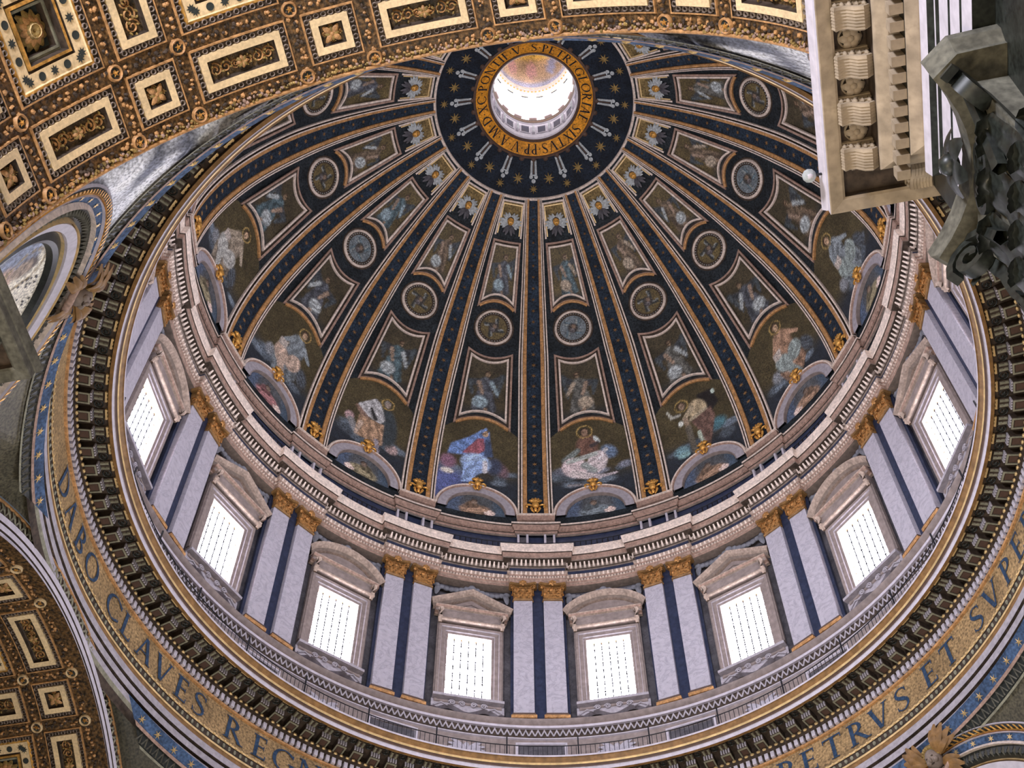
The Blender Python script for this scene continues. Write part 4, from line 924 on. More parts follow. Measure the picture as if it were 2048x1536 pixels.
# ------------------------------------------------------------------ windows
WB = (0, 22.4, 58.6); P_ = Plane((0, 22.4, 0), (1, 0, 0), (0, 0, 1), (0, -1, 0))
op = [(-1.4, 58.6), (1.4, 58.6), (1.4, 64.2), (-1.4, 64.2)]
mb = MB(); sweep(mb, P_, op, [(0, -.2), (0, .14), (-.16, .16), (-.18, .24), (-.42, .27), (-.45, .36), (-.62, .38), (-.66, .3), (-.66, -.2)], True, [0, 0, 1, 0, 1, 0, 0, 0])
w_frame = mb.mesh('window_frame', ['taupe', 'fascia'], WB)
mb = MB(); sweep(mb, P_, op, [(.0, -.05), (.03, -.2), (.03, -.36)], True, [0, 1]); w_rev = mb.mesh('reveal', ['stone', 'ochre'], WB)
mb = MB(); patch(mb, P_, *rect(-1.4, 1.4, 58.6, 64.2), n=-.34); w_pane = mb.mesh('window_pane', 'glass', WB)
bars = []
for x in (-.93, -.47, 0, .47, .93):
    mb = MB(); box(mb, (x, 22.66, 61.4), (.032, .02, 2.8)); ell(mb, (x, 22.62, 64.0), (.05, .05, .12), 0, 5, 4); bars.append(mb.mesh('glazing_bar', 'iron', WB))
for z in np.linspace(58.6, 64.2, 10)[1:-1]:
    mb = MB(); box(mb, (0, 22.66, z), (1.4, .015, .02))
    for x in (-.93, -.47, 0, .47, .93): ell(mb, (x, 22.64, z), (.07, .04, .07), 0, 6, 3)
    bars.append(mb.mesh('glazing_bar', 'iron', WB))
mb = MB(); CORN = [(-.28, .0), (-.28, .2), (-.2, .24), (-.16, .42), (-.05, .5), (-.02, .62), (.1, .7), (.14, .74), (.16, .05)]
CM = [0, 1, 1, 2, 0, 1, 0, 0]
P2 = Plane((0, 22.4, 0), (1, 0, 0), (0, 0, 1), (0, -1, 0))
def hcorn(mb, pts): sweep(mb, P2, pts, CORN, False, CM)
hcorn(mb, [(-2.35, 66.12), (2.35, 66.12)])
for s in (-1, 1): box(mb, (s*2.35, 22.1, 66.08), (.012, .36, .16), 1)
w_corn = mb.mesh('cornice', ['buff', 'pink', 'taupe'], WB)
mb = MB(); box(mb, (0, 22.2, 65.42), (2.1, .34, .44), 0); tube(mb, [(-2.15, 21.82, 65.05), (2.15, 21.82, 65.05)], .11, 1, 8)
for s in (-1, 1):
    tube(mb, [(s*2.0, 22.0, 65.85), (s*2.0, 21.62, 65.7), (s*2.0, 21.75, 65.2), (s*2.0, 21.95, 64.8)], [.16, .2, .15, .11], 1, 6); box(mb, (s*2.0, 22.25, 62), (.12, .12, 3.2), 0)
w_lint = mb.mesh('lintel', ['taupe', 'buff'], WB, smooth=40)
rk = [(-.24, .02), (-.24, .3), (-.12, .44), (-.05, .58), (.06, .7), (.16, .76), (.18, .0)]; RM = [0, 1, 0, 0, 0, 0]
mb = MB(); sweep(mb, P2, [(-2.6, 66.62), (0, 67.95), (2.6, 66.62)], rk, False, RM); w_tri = mb.mesh('triangular_pediment', ['buff', 'stone'], WB)
mb = MB(); mb.add(P2.P(np.array([-2.3, 2.3, 0]), np.array([66.3, 66.3, 67.7]), .12), [(0, 1, 2)], 0); tube(mb, P2.P(np.array([-1.5, 0, 1.5]), np.array([66.55, 67.25, 66.55]), .16), .06, 0, 5); w_tym = mb.mesh('tympanum', 'taupe', WB)
a = np.linspace(-1, 1, 21); arcp = [(2.6*t, 66.62+1.4*(1-t*t)**.75) for t in a]
mb = MB(); sweep(mb, P2, arcp, rk, False, RM); w_seg = mb.mesh('segmental_pediment', ['buff', 'stone'], WB, smooth=35)
mb = MB(); V = P2.P(np.array([0]+[x*.9 for x, z in arcp]), np.array([66.3]+[z-.2 for x, z in arcp]), .1); mb.add(V, [(0, i, i+1) for i in range(1, 21)])
sweep(mb, P2, [(x*.62, 66.4+(z-66.4)*.6) for x, z in arcp], ROLL(.07, .1)); w_tys = mb.mesh('tympanum', 'taupe', WB)
mb = MB(); n = 25; x = np.linspace(-2.2, 2.2, n); lo = 57.62-.22*np.cos(x*2.85)*np.where(np.abs(x) < 2.0, 1, .2)
mb.add(np.concatenate([P2.P(x, 0*x+58.22, .3), P2.P(x, lo, .34), P2.P(x, lo-.02, .0)]), gridf(3, n)); box(mb, (0, 22.1, 58.3), (2.15, .36, .1), 0)
for s in (-1, 1):
    for q in (.35, .95): volute(mb, P2.P(s*q, 57.95, .4), (s, 0, 0), (0, 0, 1), (0, -1, 0), .2, .05)
tube(mb, P2.P(np.array([-2.05, -1.6, -1.2]), np.array([57.6, 57.9, 57.7]), .38), .05, 0, 5); tube(mb, P2.P(np.array([2.05, 1.6, 1.2]), np.array([57.6, 57.9, 57.7]), .38), .05, 0, 5)
w_apron = mb.mesh('sill_apron', 'fascia', WB, smooth=40)
mb = MB()
for s in (-1, 1):
    for j in range(7):
        t = j/6; c = P2.P(s*(.35+2.0*t), 68.75-.75*t*(1.6-t)+.45*t*t, .16); ell(mb, c, (.26, .14, .2), 0, 6, 4)
    feather(mb, P2.P(s*2.2, 68.8, .1), (s, 0, 0), (0, 0, -1), (0, -1, 0), 10, 1.0, .2, 0)
ell(mb, P2.P(0, 68.75, .2), (.3, .2, .34), 0, 8, 5); w_fest = mb.mesh('festoon', 'greyrel', WB, smooth=50)
for k in range(16):
    i = k if k < 8 else k-16
    th = baz(i); tri = i % 2
    ps = [('window_frame', w_frame), ('reveal', w_rev), ('window_pane', w_pane), ('lintel', w_lint), ('cornice', w_corn),
          ('triangular_pediment' if tri else 'segmental_pediment', w_tri if tri else w_seg, [('tympanum', w_tym if tri else w_tys)]), ('sill_apron', w_apron), ('festoon', w_fest)]
    if -6 <= i <= 5: ps += [('glazing_bar', b_) for b_ in bars]
    r = place('window_%d' % (k+1), ps, (WB[1], WB[2]), th, f"bright drum window under a {'triangular' if tri else 'rounded'} pediment, below {bay(i)}", 'window', 'windows of the drum', 'structure')

# ------------------------------------------------------------------ upper entablature, broken forward over the pilasters
def plan_path(r0, step, half, k0=0, n=16):
    P = []
    for k in range(n):
        c = 22.5*(k+k0); w0 = half/(r0-step)/D2R
        for a in np.linspace(-11.25, -w0, 5): P.append((c+a, r0))
        for a in np.linspace(-w0, w0, 5): P.append((c+a, r0-step))
        for a in np.linspace(w0, 11.25, 5)[:-1]: P.append((c+a, r0))
    P = np.array(P); return np.stack([P[:, 1]*np.sin(P[:, 0]*D2R), P[:, 1]*np.cos(P[:, 0]*D2R)], -1)
def plan_sweep(name, path, prof, mats, m, parent, base=(0, 0, 0)):
    p = path; nx = np.roll(p, -1, 0); d = nx-p; d /= np.linalg.norm(d, axis=1)[:, None]+1e-12; di = np.roll(d, 1, 0)
    nn = lambda v: np.stack([v[:, 1], -v[:, 0]], -1)            # right of a clockwise path: towards the axis
    a, b = nn(di), nn(d); k = 1+(a*b).sum(1); mt = (a+b)/np.maximum(k, .3)[:, None]
    q = np.array(prof, float)
    X = np.concatenate([p[:, None]+mt[:, None]*q[None, :, :1], np.repeat(q[None, :, 1:], len(p), 0)], -1)
    mb = MB(); mb.add(X.reshape(-1, 3), gridf(len(p), len(q), cr=True), list(np.tile(m, len(p))))
    return link(name, mb.mesh(name, mats, base), parent)
t2 = link('trim_2', None, loc=(0, 0, 69.2)); tag(t2, 'upper drum entablature stepping forward over each pilaster pair', 'cornice', kind='structure')
B2 = (0, 0, 69.2); path = plan_path(21.95, .35, 1.85)
plan_sweep('architrave', path, [(-.6, 69.2), (0, 69.2), (0, 69.42), (.04, 69.44), (.04, 69.66), (.09, 69.70), (.07, 69.8), (.07, 69.98), (.16, 70.06), (.18, 70.2), (0, 70.22)], ['pink', 'stone', 'buff'], [1, 0, 2, 0, 2, 1, 0, 2, 2, 1], t2, B2)
plan_sweep('frieze', path, [(0, 70.22), (0, 70.72)], ['slate'], [0], t2, B2)
plan_sweep('cornice', path, [(0, 70.72), (.08, 70.76), (.1, 70.86), (.12, 71.16), (.2, 71.22), (.46, 71.25), (.48, 71.22), (.5, 71.3), (.53, 71.74), (.56, 71.76), (.57, 71.82), (.62, 71.9), (.64, 72.1), (.70, 72.42), (.70, 72.52), (-.5, 72.58)],
           ['stone', 'pink', 'cream', 'umber'], [0, 3, 0, 3, 3, 0, 0, 1, 3, 3, 2, 2, 2, 2, 1], t2, B2)
def leaf_row(name, off, z, w, h, gap, mat, lean=.06):
    mb = MB(); seg = np.roll(path, -1, 0)-path; L_ = np.linalg.norm(seg, axis=1)
    for p0, s, l in zip(path, seg, L_):
        n = int(l/gap);
        if n < 1 or l < .3: continue
        d = s/l; nn = np.array([d[1], -d[0]])
        for j in range(n):
            c = p0+d*l*(j+.5)/n+nn*off; box(mb, (c[0], c[1], z), (w, .05, h), 0, (d[0], d[1], 0), (nn[0], nn[1], 0), (nn[0]*lean/h, nn[1]*lean/h, 1), taper=.6)
    link(name, mb.mesh(name, mat, B2), t2, kind='stuff')
leaf_row('scroll_course', .26, 71.02, .075, .15, .25, 'cream', .12); leaf_row('leaf_course', .12, 70.06, .07, .1, .24, 'cream'); leaf_row('bead_course', .08, 69.70, .045, .05, .18, 'cream', .02)
# ------------------------------------------------------------------ attic
at = ring_obj('wall_attic', [(22.3, 72.5), (22.3, 75.3)], ['slate']); tag(at, 'low dark attic wall between the drum entablature and the dome', 'wall', kind='structure')
t3 = link('trim_3', None, loc=(0, 0, 75.2)); tag(t3, 'rose coloured attic cornice at the springing of the dome', 'cornice', kind='structure')
path = plan_path(22.12, .2, 1.45); B3 = (0, 0, 75.2)
plan_sweep('cornice', path, [(-.1, 74.95), (.03, 75.0), (.05, 75.2), (.1, 75.24), (.1, 75.42), (.2, 75.5), (.24, 75.74), (.3, 75.8), (.3, 75.98), (-.2, 76.1), (-.3, 76.3)], ['pink', 'stone', 'umber', 'cream'], [1, 0, 2, 0, 0, 0, 2, 3, 0, 0], t3, B3)
mb = MB()
for k in range(360):
    a = k*D2R; box(mb, (21.98*math.sin(a), 21.98*math.cos(a), 75.32), (.08, .05, .07), 0, (math.cos(a), -math.sin(a), 0), (math.sin(a), math.cos(a), 0))
link('dentil_course', mb.mesh('dentil_course', 'pink', B3), t3, kind='stuff')
mb = MB()
for x in (-1.25, -.62, .62, 1.25): box(mb, (x, 22.1, 73.75), (.075, .16, 1.25), 0)
for s in (-1, 1): box(mb, (s*.93, 22.2, 73.75), (.26, .06, 1.15), 1)
ap = mb.mesh('attic_piers', ['white', 'dgrey'], (0, 22.1, 72.5))
for k in range(16):
    a = 22.5*k*D2R; link('attic_pier', ap, at, (22.1*math.sin(a), 22.1*math.cos(a), 72.5), -a)
ra = link('attic_railing', None, loc=(0, 0, 72.55)); tag(ra, 'low iron railing on top of the upper drum cornice', 'railing')
mb = MB(); tube(mb, np.stack([21.75*np.sin(th*0+np.arange(180)*2*D2R), 21.75*np.cos(np.arange(180)*2*D2R), 0*np.arange(180)+73.7], -1), .035, 0, 5, True); link('rail', mb.mesh('rail', 'iron', (0, 0, 72.55)), ra)
mb = MB()
for k in range(360): a = k*D2R; box(mb, (21.75*math.sin(a), 21.75*math.cos(a), 73.1), (.03, .03, .58))
link('balusters', mb.mesh('balusters', 'iron', (0, 0, 72.55)), ra, kind='stuff')

# ------------------------------------------------------------------ coffered barrel vaults
def arange_rect(a0, a1, s0, s1):
    n = max(2, int(abs(a1-a0)/1.6)+1); A = np.linspace(a0, a1, n)
    return [(a, s0) for a in A]+[(a1, s1)]+[(a, s1) for a in A[::-1][1:]]
def cell(S, a0, a1, s0, s1, rings, base):
    """concentric stepped coffer. rings [(inset m, height, material of the step reaching it)]"""
    mb = MB(); mu = float(S.metric(0, 0)[0]); loops = []
    for d, n, m in rings:
        da = d/mu; p = arange_rect(0, 1, 0, 1)
        k = max(3, int((a1-a0)/1.6)+1); A = np.linspace(a0+da, a1-da, k)
        L_ = [(a, s0+d) for a in A]+[(a, s1-d) for a in A[::-1]]
        loops.append(S.P(np.array([x for x, y in L_]), np.array([y for x, y in L_]), n))
    N_ = len(loops[0]); V = np.concatenate(loops); F = gridf(len(loops), N_, cc=True)
    M_ = list(np.repeat([r[2] for r in rings[1:]], N_)); mb.add(V, F, M_)
    k = N_//2; b = (len(loops)-1)*N_; cap = [(b+i, b+i+1, b+N_-2-i, b+N_-1-i) for i in range(k-1)]
    return mb, V, cap, b
def vault(name, az, aoff, soff, rows, cols, label, garl_n, detail=True):
    S = Vault(az); mu = float(S.metric(0, 0)[0])
    root = link(name, None, None, tuple(S.P(0, 3)), 0); B = S.P(0, 3); tag(root, label, 'ceiling', kind='structure')
    L = lambda nm, mb, mats, par=None, kind=None, smooth=None, base=B: link(nm, mb.mesh(nm, mats, base, smooth=smooth), par or root, kind=kind)
    Wd, Nr = 18.5, 11.05; wd, nr = Wd*mu, Nr*mu                    # wide and narrow pitch
    cc = [-(Wd/2)-(Wd+Nr)*2-Nr]
    edges = []                                                     # column lines (circle positions)
    x = -(Wd/2)-3*(Wd+Nr)+0
    seq = []
    a = -Wd/2-3*(Wd+Nr)
    for i in range(7):
        seq.append((a, a+Wd, 1)); seq.append((a+Wd, a+Wd+Nr, 0)); a += Wd+Nr
    seq = [(p+aoff, q+aoff, w) for p, q, w in seq if p >= cols[0]-.1 and q <= cols[1]+.1]
    srow = []; s = .17+soff
    for w in rows: l = 4.09 if w else 2.29; srow.append((s, s+l, w)); s += l
    # solid shell behind the coffers
    A = np.linspace(-92, 92, 60); mb = MB(); patch(mb, S, *np.meshgrid(A, [-.02, s+.6, 45]), n=-.62)
    L('vault_shell', mb, 'garl')
    mb = MB(); patch(mb, S, *np.meshgrid(np.linspace(-92, 92, 80), [s+.2, 45]), n=0); L('vault_soffit', mb, 'garl')
    hb = .26
    # arch edge: gilt roll and bead
    mb = MB(); patch(mb, S, *np.meshgrid(np.linspace(-92, 92, 90), [-.16+soff*.0, .17+soff-hb]), n=0); L('edge_band', mb, 'garl')
    if garl_n:
        mb = MB(); P = S.P(np.linspace(-91, 91, 120), -.13, .02); tube(mb, P, .07, 0, 6); L('edge_moulding', mb, 'ochre', smooth=60)
        mb = MB()
        for q in np.linspace(-88, 88, 520):
            ell(mb, S.P(q, random.uniform(-.08, .12), .03+.05*random.random()), (random.uniform(.04, .09), random.uniform(.04, .09), .06), 0 if random.random() < .4 else 1, 5, 3)
        L('edge_beading', mb, ['pink', 'oldgold'], kind='stuff')
    # garland bands + gilt fillets
    mb = MB(); fl = MB()
    for s0 in [srow[0][0]]+[r[1] for r in srow]:
        patch(mb, S, *np.meshgrid(np.linspace(seq[0][0]-1, seq[-1][1]+1, 90), [s0-hb, s0+hb]), n=0)
    for e in sorted(set([round(p, 3) for p, q, w in seq]+[round(q, 3) for p, q, w in seq])):
        patch(mb, S, *np.meshgrid([e-hb/mu, e+hb/mu], np.linspace(srow[0][0], srow[-1][1], 12)), n=.002)
    L('garland_bands', mb, 'garl')
    mb = MB()
    def clump(a_, s_):
        for j in range(3): ell(mb, S.P(a_+random.uniform(-.13, .13)/mu, s_+random.uniform(-.13, .13), .02), (random.uniform(.05, .10), random.uniform(.05, .10), .07), random.randint(0, 1), 5, 3)
    for s0 in [srow[0][0]]+[r[1] for r in srow]:
        for a_ in np.arange(seq[0][0], seq[-1][1], .30/mu): clump(a_, s0)
    for e in sorted(set([round(p, 3) for p, q, w in seq]+[round(q, 3) for p, q, w in seq])):
        for s_ in np.arange(srow[0][0], srow[-1][1], .30): clump(e, s_)
    L('garland_leaves', mb, ['ochre', 'umber'], kind='stuff')
    # medallions at the crossings
    for s0 in [srow[0][0]]+[r[1] for r in srow]:
        for e in sorted(set([round(p, 3) for p, q, w in seq]+[round(q, 3) for p, q, w in seq])):
            b = S.P(e, s0); mb = MB(); disc(mb, S, e, s0, .2, .05, 1, 12); sweep(mb, S, circ(S, e, s0, .225, 16), ROLL(.05, .13), True); star(mb, S, e, s0, .13, 5, .08, 2, rin=.4)
            link('boss', mb.mesh('boss', ['ochre' if garl_n else 'tan', 'coffer', 'gold'], b, smooth=50), root, tuple(b-B))
    for s0, s1, ws in srow:
        for a0, a1, w in seq:
            ac, scn = (a0+a1)/2, (s0+s1)/2; b = S.P(ac, scn); big = w and ws
            # eggs zone .33-.55, tan frame
            if big: rings = [(hb, 0, 0), (hb+.02, .06, 0), (hb+.07, .06, 0), (hb+.08, -.03, 1), (.5, -.05, 1), (.51, .0, 2), (.60, .02, 2), (.64, -.02, 3), (1.04, -.02, 3), (1.05, -.1, 1), (1.12, -.1, 1), (1.13, .0, 2), (1.22, .0, 2), (1.24, -.34, 1), (1.30, -.34, 4), (1.32, -.28, 4), (1.40, -.28, 4), (1.42, -.55, 1)]
            else: rings = [(hb, 0, 0), (hb+.02, .06, 0), (hb+.07, .06, 0), (hb+.08, -.03, 1), (.53, -.05, 1), (.54, .07, 3), (.78, .07, 3), (.80, -.12, 1), (.84, -.14, 1)]
            mb, V, cap, bi = cell(S, a0, a1, s0, s1, rings, b)
            Mi = np.array(mb.M); Fi = np.array(mb.F); ft = Fi[Mi == 3]; used = np.unique(ft); remap = np.zeros(len(V), int); remap[used] = np.arange(len(used))
            mf = MB(); mf.add(V[used], remap[ft]); mb.F = [tuple(f) for f in Fi[Mi != 3]]; mb.M = list(Mi[Mi != 3])
            o = link('coffer', mb.mesh('coffer', ['ochre', 'umber', 'gold', 'tan', 'wood'], b), root, tuple(b-B))
            link('coffer_frame', mf.mesh('coffer_frame', 'tan', b), o)
            mb = MB(); mb.add(V, cap); link('coffer_panel', mb.mesh('coffer_panel', 'coffer' if big else 'relief', b), o)
            if not detail: continue
            mb = MB()                                              # egg and dart
            d = .435; La = (a1-a0)*mu-2*d; Ls = (s1-s0)-2*d
            pts = [(a0+(d+La*(j+.5)/max(1, round(La/.27)))/mu, q, ) for q in (s0+d, s1-d) for j in range(max(1, round(La/.27)))]
            pts2 = [(q, s0+d+Ls*(j+.5)/max(1, round(Ls/.27))) for q in (a0+d/mu, a1-d/mu) for j in range(max(1, round(Ls/.27)))]
            for (u, v) in pts+pts2: sweep(mb, S, circ(S, u, v, .085, 7), [(-.022, 0), (0, .06), (.022, 0)], True)
            link('egg_moulding', mb.mesh('egg_moulding', 'stone', b), o, kind='stuff')
            mb = MB()
            if big:
                nz_ = S.P(ac, scn, 1)-S.P(ac, scn, 0); tt_ = S.P(ac+.5, scn)-S.P(ac-.5, scn); tt_ /= np.linalg.norm(tt_)
                for R_, n_, z_, w_, m_ in ((.62, 12, -.50, .16, 2), (.46, 10, -.42, .13, 0), (.30, 8, -.34, .1, 2)):
                    for q in range(n_): feather(mb, S.P(ac, scn, z_), tt_, S.n, nz_, (q+.5*(n_ == 10))*360/n_, R_, w_, m_, .10)
                sweep(mb, S, circ(S, ac, scn, .2, 12), [(-.05, -.3), (0, -.14), (.05, -.3)], True, 1)
                link('rosette', mb.mesh('rosette', ['ochre', 'goldl', 'oldgold'], b), o)
                d = .84; k = 5
                for q in range(k):
                    f = (q+.5)/k-.5
                    for (u, v) in ((ac+f*((a1-a0)-2*d/mu)*1.12, s0+d), (ac+f*((a1-a0)-2*d/mu)*1.12, s1-d), (a0+d/mu, scn+f*((s1-s0)-2*d)*1.12), (a1-d/mu, scn+f*((s1-s0)-2*d)*1.12)):
                        mb = MB()
                        if q % 2 == 0: star(mb, S, u, v, .17, 8, .01, rin=.5)
                        else: disc(mb, S, u, v, .135, .01)
                        bb = S.P(u, v); nm = 'inlaid_star' if q % 2 == 0 else 'inlaid_disc'; link(nm, mb.mesh(nm, 'coffer', bb), o, tuple(bb-b))
            else:
                wa, ws_ = (a1-a0)*mu/2-.86, (s1-s0)/2-.86
                def spiral(cu, cv, R_, sg, ph):
                    t = np.linspace(0, 9.5, 20); rr = R_*(1-t/11.5); sweep(mb, S, np.stack([ac+(cu+sg*rr*np.cos(t+ph))/mu, scn+cv+rr*np.sin(t+ph)], -1), [(-.028, -.12), (0, -.05), (.028, -.12)])
                    for q_ in range(5): t_ = ph+q_*1.25; feather(mb, S.P(ac+(cu+sg*R_*.85*math.cos(t_))/mu, scn+cv+R_*.85*math.sin(t_), -.11), S.t, S.n, (S.P(ac, scn, 1)-S.P(ac, scn, 0)), math.degrees(t_)*sg+70, R_*.55, R_*.16, 1, .03)
                nz_ = S.P(ac, scn, 1)-S.P(ac, scn, 0); tt_ = S.P(ac+.5, scn)-S.P(ac-.5, scn); tt_ /= np.linalg.norm(tt_)
                if w != ws:
                    for q in range(6):
                        f = (-.83, -.5, -.2, .2, .5, .83)[q]; r_ = min(wa, ws_)*(.8 if abs(f) > .3 else .55)
                        spiral(f*wa if w else 0, f*ws_ if ws else 0, r_, 1 if q % 2 else -1, q*1.5)
                    for q in range(8): feather(mb, S.P(ac, scn, -.08), tt_, S.n, nz_, q*45, .22, .07, q % 2, .05)
                    ell(mb, S.P(ac, scn, -.05), (.07, .07, .07), 0, 8, 4)
                else:
                    for q in range(4): feather(mb, S.P(ac, scn, -.09), tt_, S.n, nz_, 45+q*90, wa*1.15, .1, 0, .05); feather(mb, S.P(ac, scn, -.1), tt_, S.n, nz_, q*90, wa*.8, .08, 1, .04)
                    for q in range(4):
                        t = q*math.pi/2; spiral(wa*.72*math.cos(t), ws_*.72*math.sin(t), .1, 1, q)
                    ell(mb, S.P(ac, scn, -.04), (.09, .09, .09), 0, 8, 4)
                link('scroll_relief', mb.mesh('scroll_relief', ['ochre', 'oldgold'], b), o)
    return S, root
vault('ceiling', AX, 1.5, 0., [0, 1, 0, 1], (-70, 84), 'near gilded barrel vault with tan framed coffers', 1)
vault('ceiling', 281.25, 2.5, .35, [0, 1, 0], (-62, 66), 'shadowed coffered barrel vault of the left arm', 0)
vault('ceiling', 101.25, 0, .35, [0], (-20, 20), 'coffered barrel vault of the right arm', 0, False)
vault('ceiling', 11.25, 0, .35, [0], (-20, 20), 'coffered barrel vault of the far arm', 0, False)

# ------------------------------------------------------------------ pendentives
def dclip(phi, d): r = (Sph.R+.83)*np.cos(phi*D2R); return 45-np.degrees(np.arccos(np.minimum(1, d/r)))
def pend_paint(p, i, az):
    r = np.random.RandomState(800+i); p.noise(.3, .5, i)
    for j in range(26): p.el(r.uniform(-16, 16), r.uniform(-4, 14), r.uniform(.7, 1.9), r.uniform(.4, 1.1), [(.02, .045, .06), (.04, .065, .09), (.22, .16, .07), (.16, .14, .11), (.02, .03, .03)][r.randint(5)], r.uniform(-60, 60), .7, .35, j, 7)
    if i < 2:                                  # pale mosaic beside the near arch, strong window light put into the colour
        sg = -1 if i == 0 else 1; a = smooth01((sg*p.x-2.2)/2.0); p.mix(a, (.80, .81, .86))
        for j in range(14): 
            x = sg*r.uniform(5, 16); p.el(x, r.uniform(5, 13), r.uniform(.6, 2.2), r.uniform(.3, .8), [(.20, .26, .42), (.34, .38, .50), (.12, .13, .17)][r.randint(3)], r.uniform(-60, 60), .6, .3, j, 6)
        for j in range(260):
            x = sg*r.uniform(4, 17); p.el(x, r.uniform(4, 13.5), .09, .06, (.10, .10, .12), 0, .6)
    p.noise(.2, 2.2, i+30)
PEN = [(236.25, 'near left'), (146.25, 'near right'), (326.25, 'front left'), (56.25, 'front right')]
def winged_head(mb, o, ex, ey, ez, s):
    o, ex, ey, ez = [np.array(v, float) for v in (o, ex, ey, ez)]
    return o, ex, ey, ez
class Sph0(Sph):
    def P(s, u, v, n=0):
        u = np.asarray(u, float)*D2R; v = np.asarray(v, float)*D2R; r = s.R-n
        return np.stack(np.broadcast_arrays(r*np.cos(v)*np.sin(u), r*np.cos(v)*np.cos(u), s.z0+r*np.sin(v)), -1)
SPH0 = Sph0()
for i, (az, side) in enumerate(PEN):
    def sides(ph, k=60):
        """bearings spanned by a band at height ph: it stops short of an archivolt, but runs on to the vault we stand under"""
        r = Sph.R*np.cos(np.asarray(ph, float)*D2R); a = 45-np.degrees(np.arccos(np.minimum(1, 20.9/r))); b = 45-np.degrees(np.arccos(np.minimum(1, 21.8/r)))
        lo, hi = (-b, a) if i == 0 else ((-a, b) if i == 1 else (-a, a)); tt = (np.linspace(-1, 1, k)[None, :]+1)/2; return lo+(hi-lo)*tt
    S = Sph(); base = SPH.P(az, 20); B = tuple(base)
    root = link('wall_'+side.replace(' ', '_'), None, None, B); tag(root, f'mosaic pendentive of the {side} pier, with ringed roundel', 'wall', kind='structure')
    mb = MB(); phi = np.linspace(-6, 30.9, 44)[:, None]; t = np.linspace(-1, 1, 60)[None, :]; am = dclip(phi, 21.84)
    U = az+t*am; V = phi+0*t; X = t*am*D2R*25*np.cos(phi*D2R); Y = phi*D2R*25+0*t
    p = Pic(X, Y, (.085, .075, .045)); pend_paint(p, i, az); patch(mb, SPH, U, V, 0, 0, np.clip(p.c, .004, .9)); link('mosaic_field', mb.mesh('mosaic_field', 'pages' if i < 2 else 'paint', B), root)
    def band(nm, p0, p1, n, mat, d=0, sm=None):
        mb = MB(); ph = np.linspace(p0, p1, 3)[:, None]; U = az+sides(ph); patch(mb, SPH0, U, ph+0*t, np.broadcast_to(n, (3, 1))+0*t); link(nm, mb.mesh(nm, mat, B), root)
    band('star_band', 29.55, 30.9, .05, 'sky'); band('fillet', 29.2, 29.55, .12, 'pink'); band('leaf_band', 28.0, 29.2, .06, 'dark_shade'); band('fillet', 27.75, 28.0, .1, 'wood')
    mb = MB()
    for a_ in np.arange(-43.2, 43.3, 1.0):
        sp_ = sides(28.6)
        if sp_[0, 0] < a_ < sp_[0, -1]: sweep(mb, SPH0, [(az+a_-.35, 28.15), (az+a_, 29.1), (az+a_+.35, 28.15)], [(-.05, .05), (0, .12), (.05, .05)])
    link('leaf_ornament', mb.mesh('leaf_ornament', 'dim', B), root, kind='stuff')
    for a_ in np.arange(-43, 43.1, 3.1):
        sp_ = sides(30.15)
        if not sp_[0, 0]+.5 < a_ < sp_[0, -1]-.5: continue
        mb = MB(); star(mb, SPH0, az+a_, 30.15, .23, 6, .07, rin=.3); bb = SPH0.P(az+a_, 30.15); link('gilt_star', mb.mesh('gilt_star', 'goldl', bb), root, tuple(bb-base))
    # roundel
    Q = SphPolar(az, 13.4); a = np.linspace(0, 360, 97)[:-1]
    def ringb(nm, r0, r1, prof, mat, m=0):
        pr = np.array(prof); mb = MB(); U = np.repeat(a[None, :], len(pr), 0); V = r0+(r1-r0)*pr[:, :1]+0*U
        X = Q.P(U, V, np.repeat(pr[:, 1:], len(a), 1)); mb.add(X.reshape(-1, 3), gridf(len(pr), len(a), cc=True)); return link(nm, mb.mesh(nm, mat, B, smooth=35), root)
    rr, aa = np.meshgrid(np.linspace(.02, 1, 40), a, indexing='ij'); X, Y = 4.2*rr*np.cos(aa*D2R), 4.2*rr*np.sin(aa*D2R)
    p = Pic(X, Y, (.78, .72, .58) if i == 0 else (.22, .18, .11)); p.noise(.12, 2, i)
    if i == 0:
        p.el(-2.6, -1.5, 1.6, 1.8, (.16, .20, .30), 20, .3, .3); p.el(-3.0, 1.4, 1.2, 1.3, (.22, .26, .36), 0, .3, .3); p.el(.4, -3.4, 2.0, .9, (.10, .10, .11), 0, .25); p.el(-1.8, 1.2, .9, .7, (.45, .30, .22), 20, .4, .3); head(p, -2.2, 2.2, 1.6)
    else:
        p.el(0, -.6, 1.8, 2.2, (.10, .12, .14), 10, .3, .35); p.el(.8, -1.6, 1.5, 1.5, (.20, .14, .09), -20, .3, .3); head(p, .2, 1.8, 1.7); p.el(-1.8, 0, .9, .7, (.34, .30, .24), 20)
    mb = MB(); mb.add(Q.P(aa, rr*9.7, .02).reshape(-1, 3), gridf(40, 96, cc=True), 0, np.clip(p.c, .004, .95).reshape(-1, 3)); link('roundel_mosaic', mb.mesh('roundel_mosaic', 'pages' if i == 0 else 'paint', B), root)
    if i == 0:
        mb = MB(); rj = np.random.RandomState(4)
        for j in range(150):
            u_, v_ = rj.uniform(-70, 120), 9.2*math.sqrt(rj.uniform(.02, 1)); mb.add(Q.P([u_-.9*9/v_, u_, u_+.9*9/v_, u_], [v_, v_-.13, v_, v_+.2], .05), [(0, 1, 2, 3)])
        link('dark_flecks', mb.mesh('dark_flecks', 'iron', B), root, kind='stuff')
    ringb('inner_moulding', 9.6, 11.1, [(0, .0), (.2, .22), (.5, .28), (.8, .12), (1, .05)], 'dark_shade')
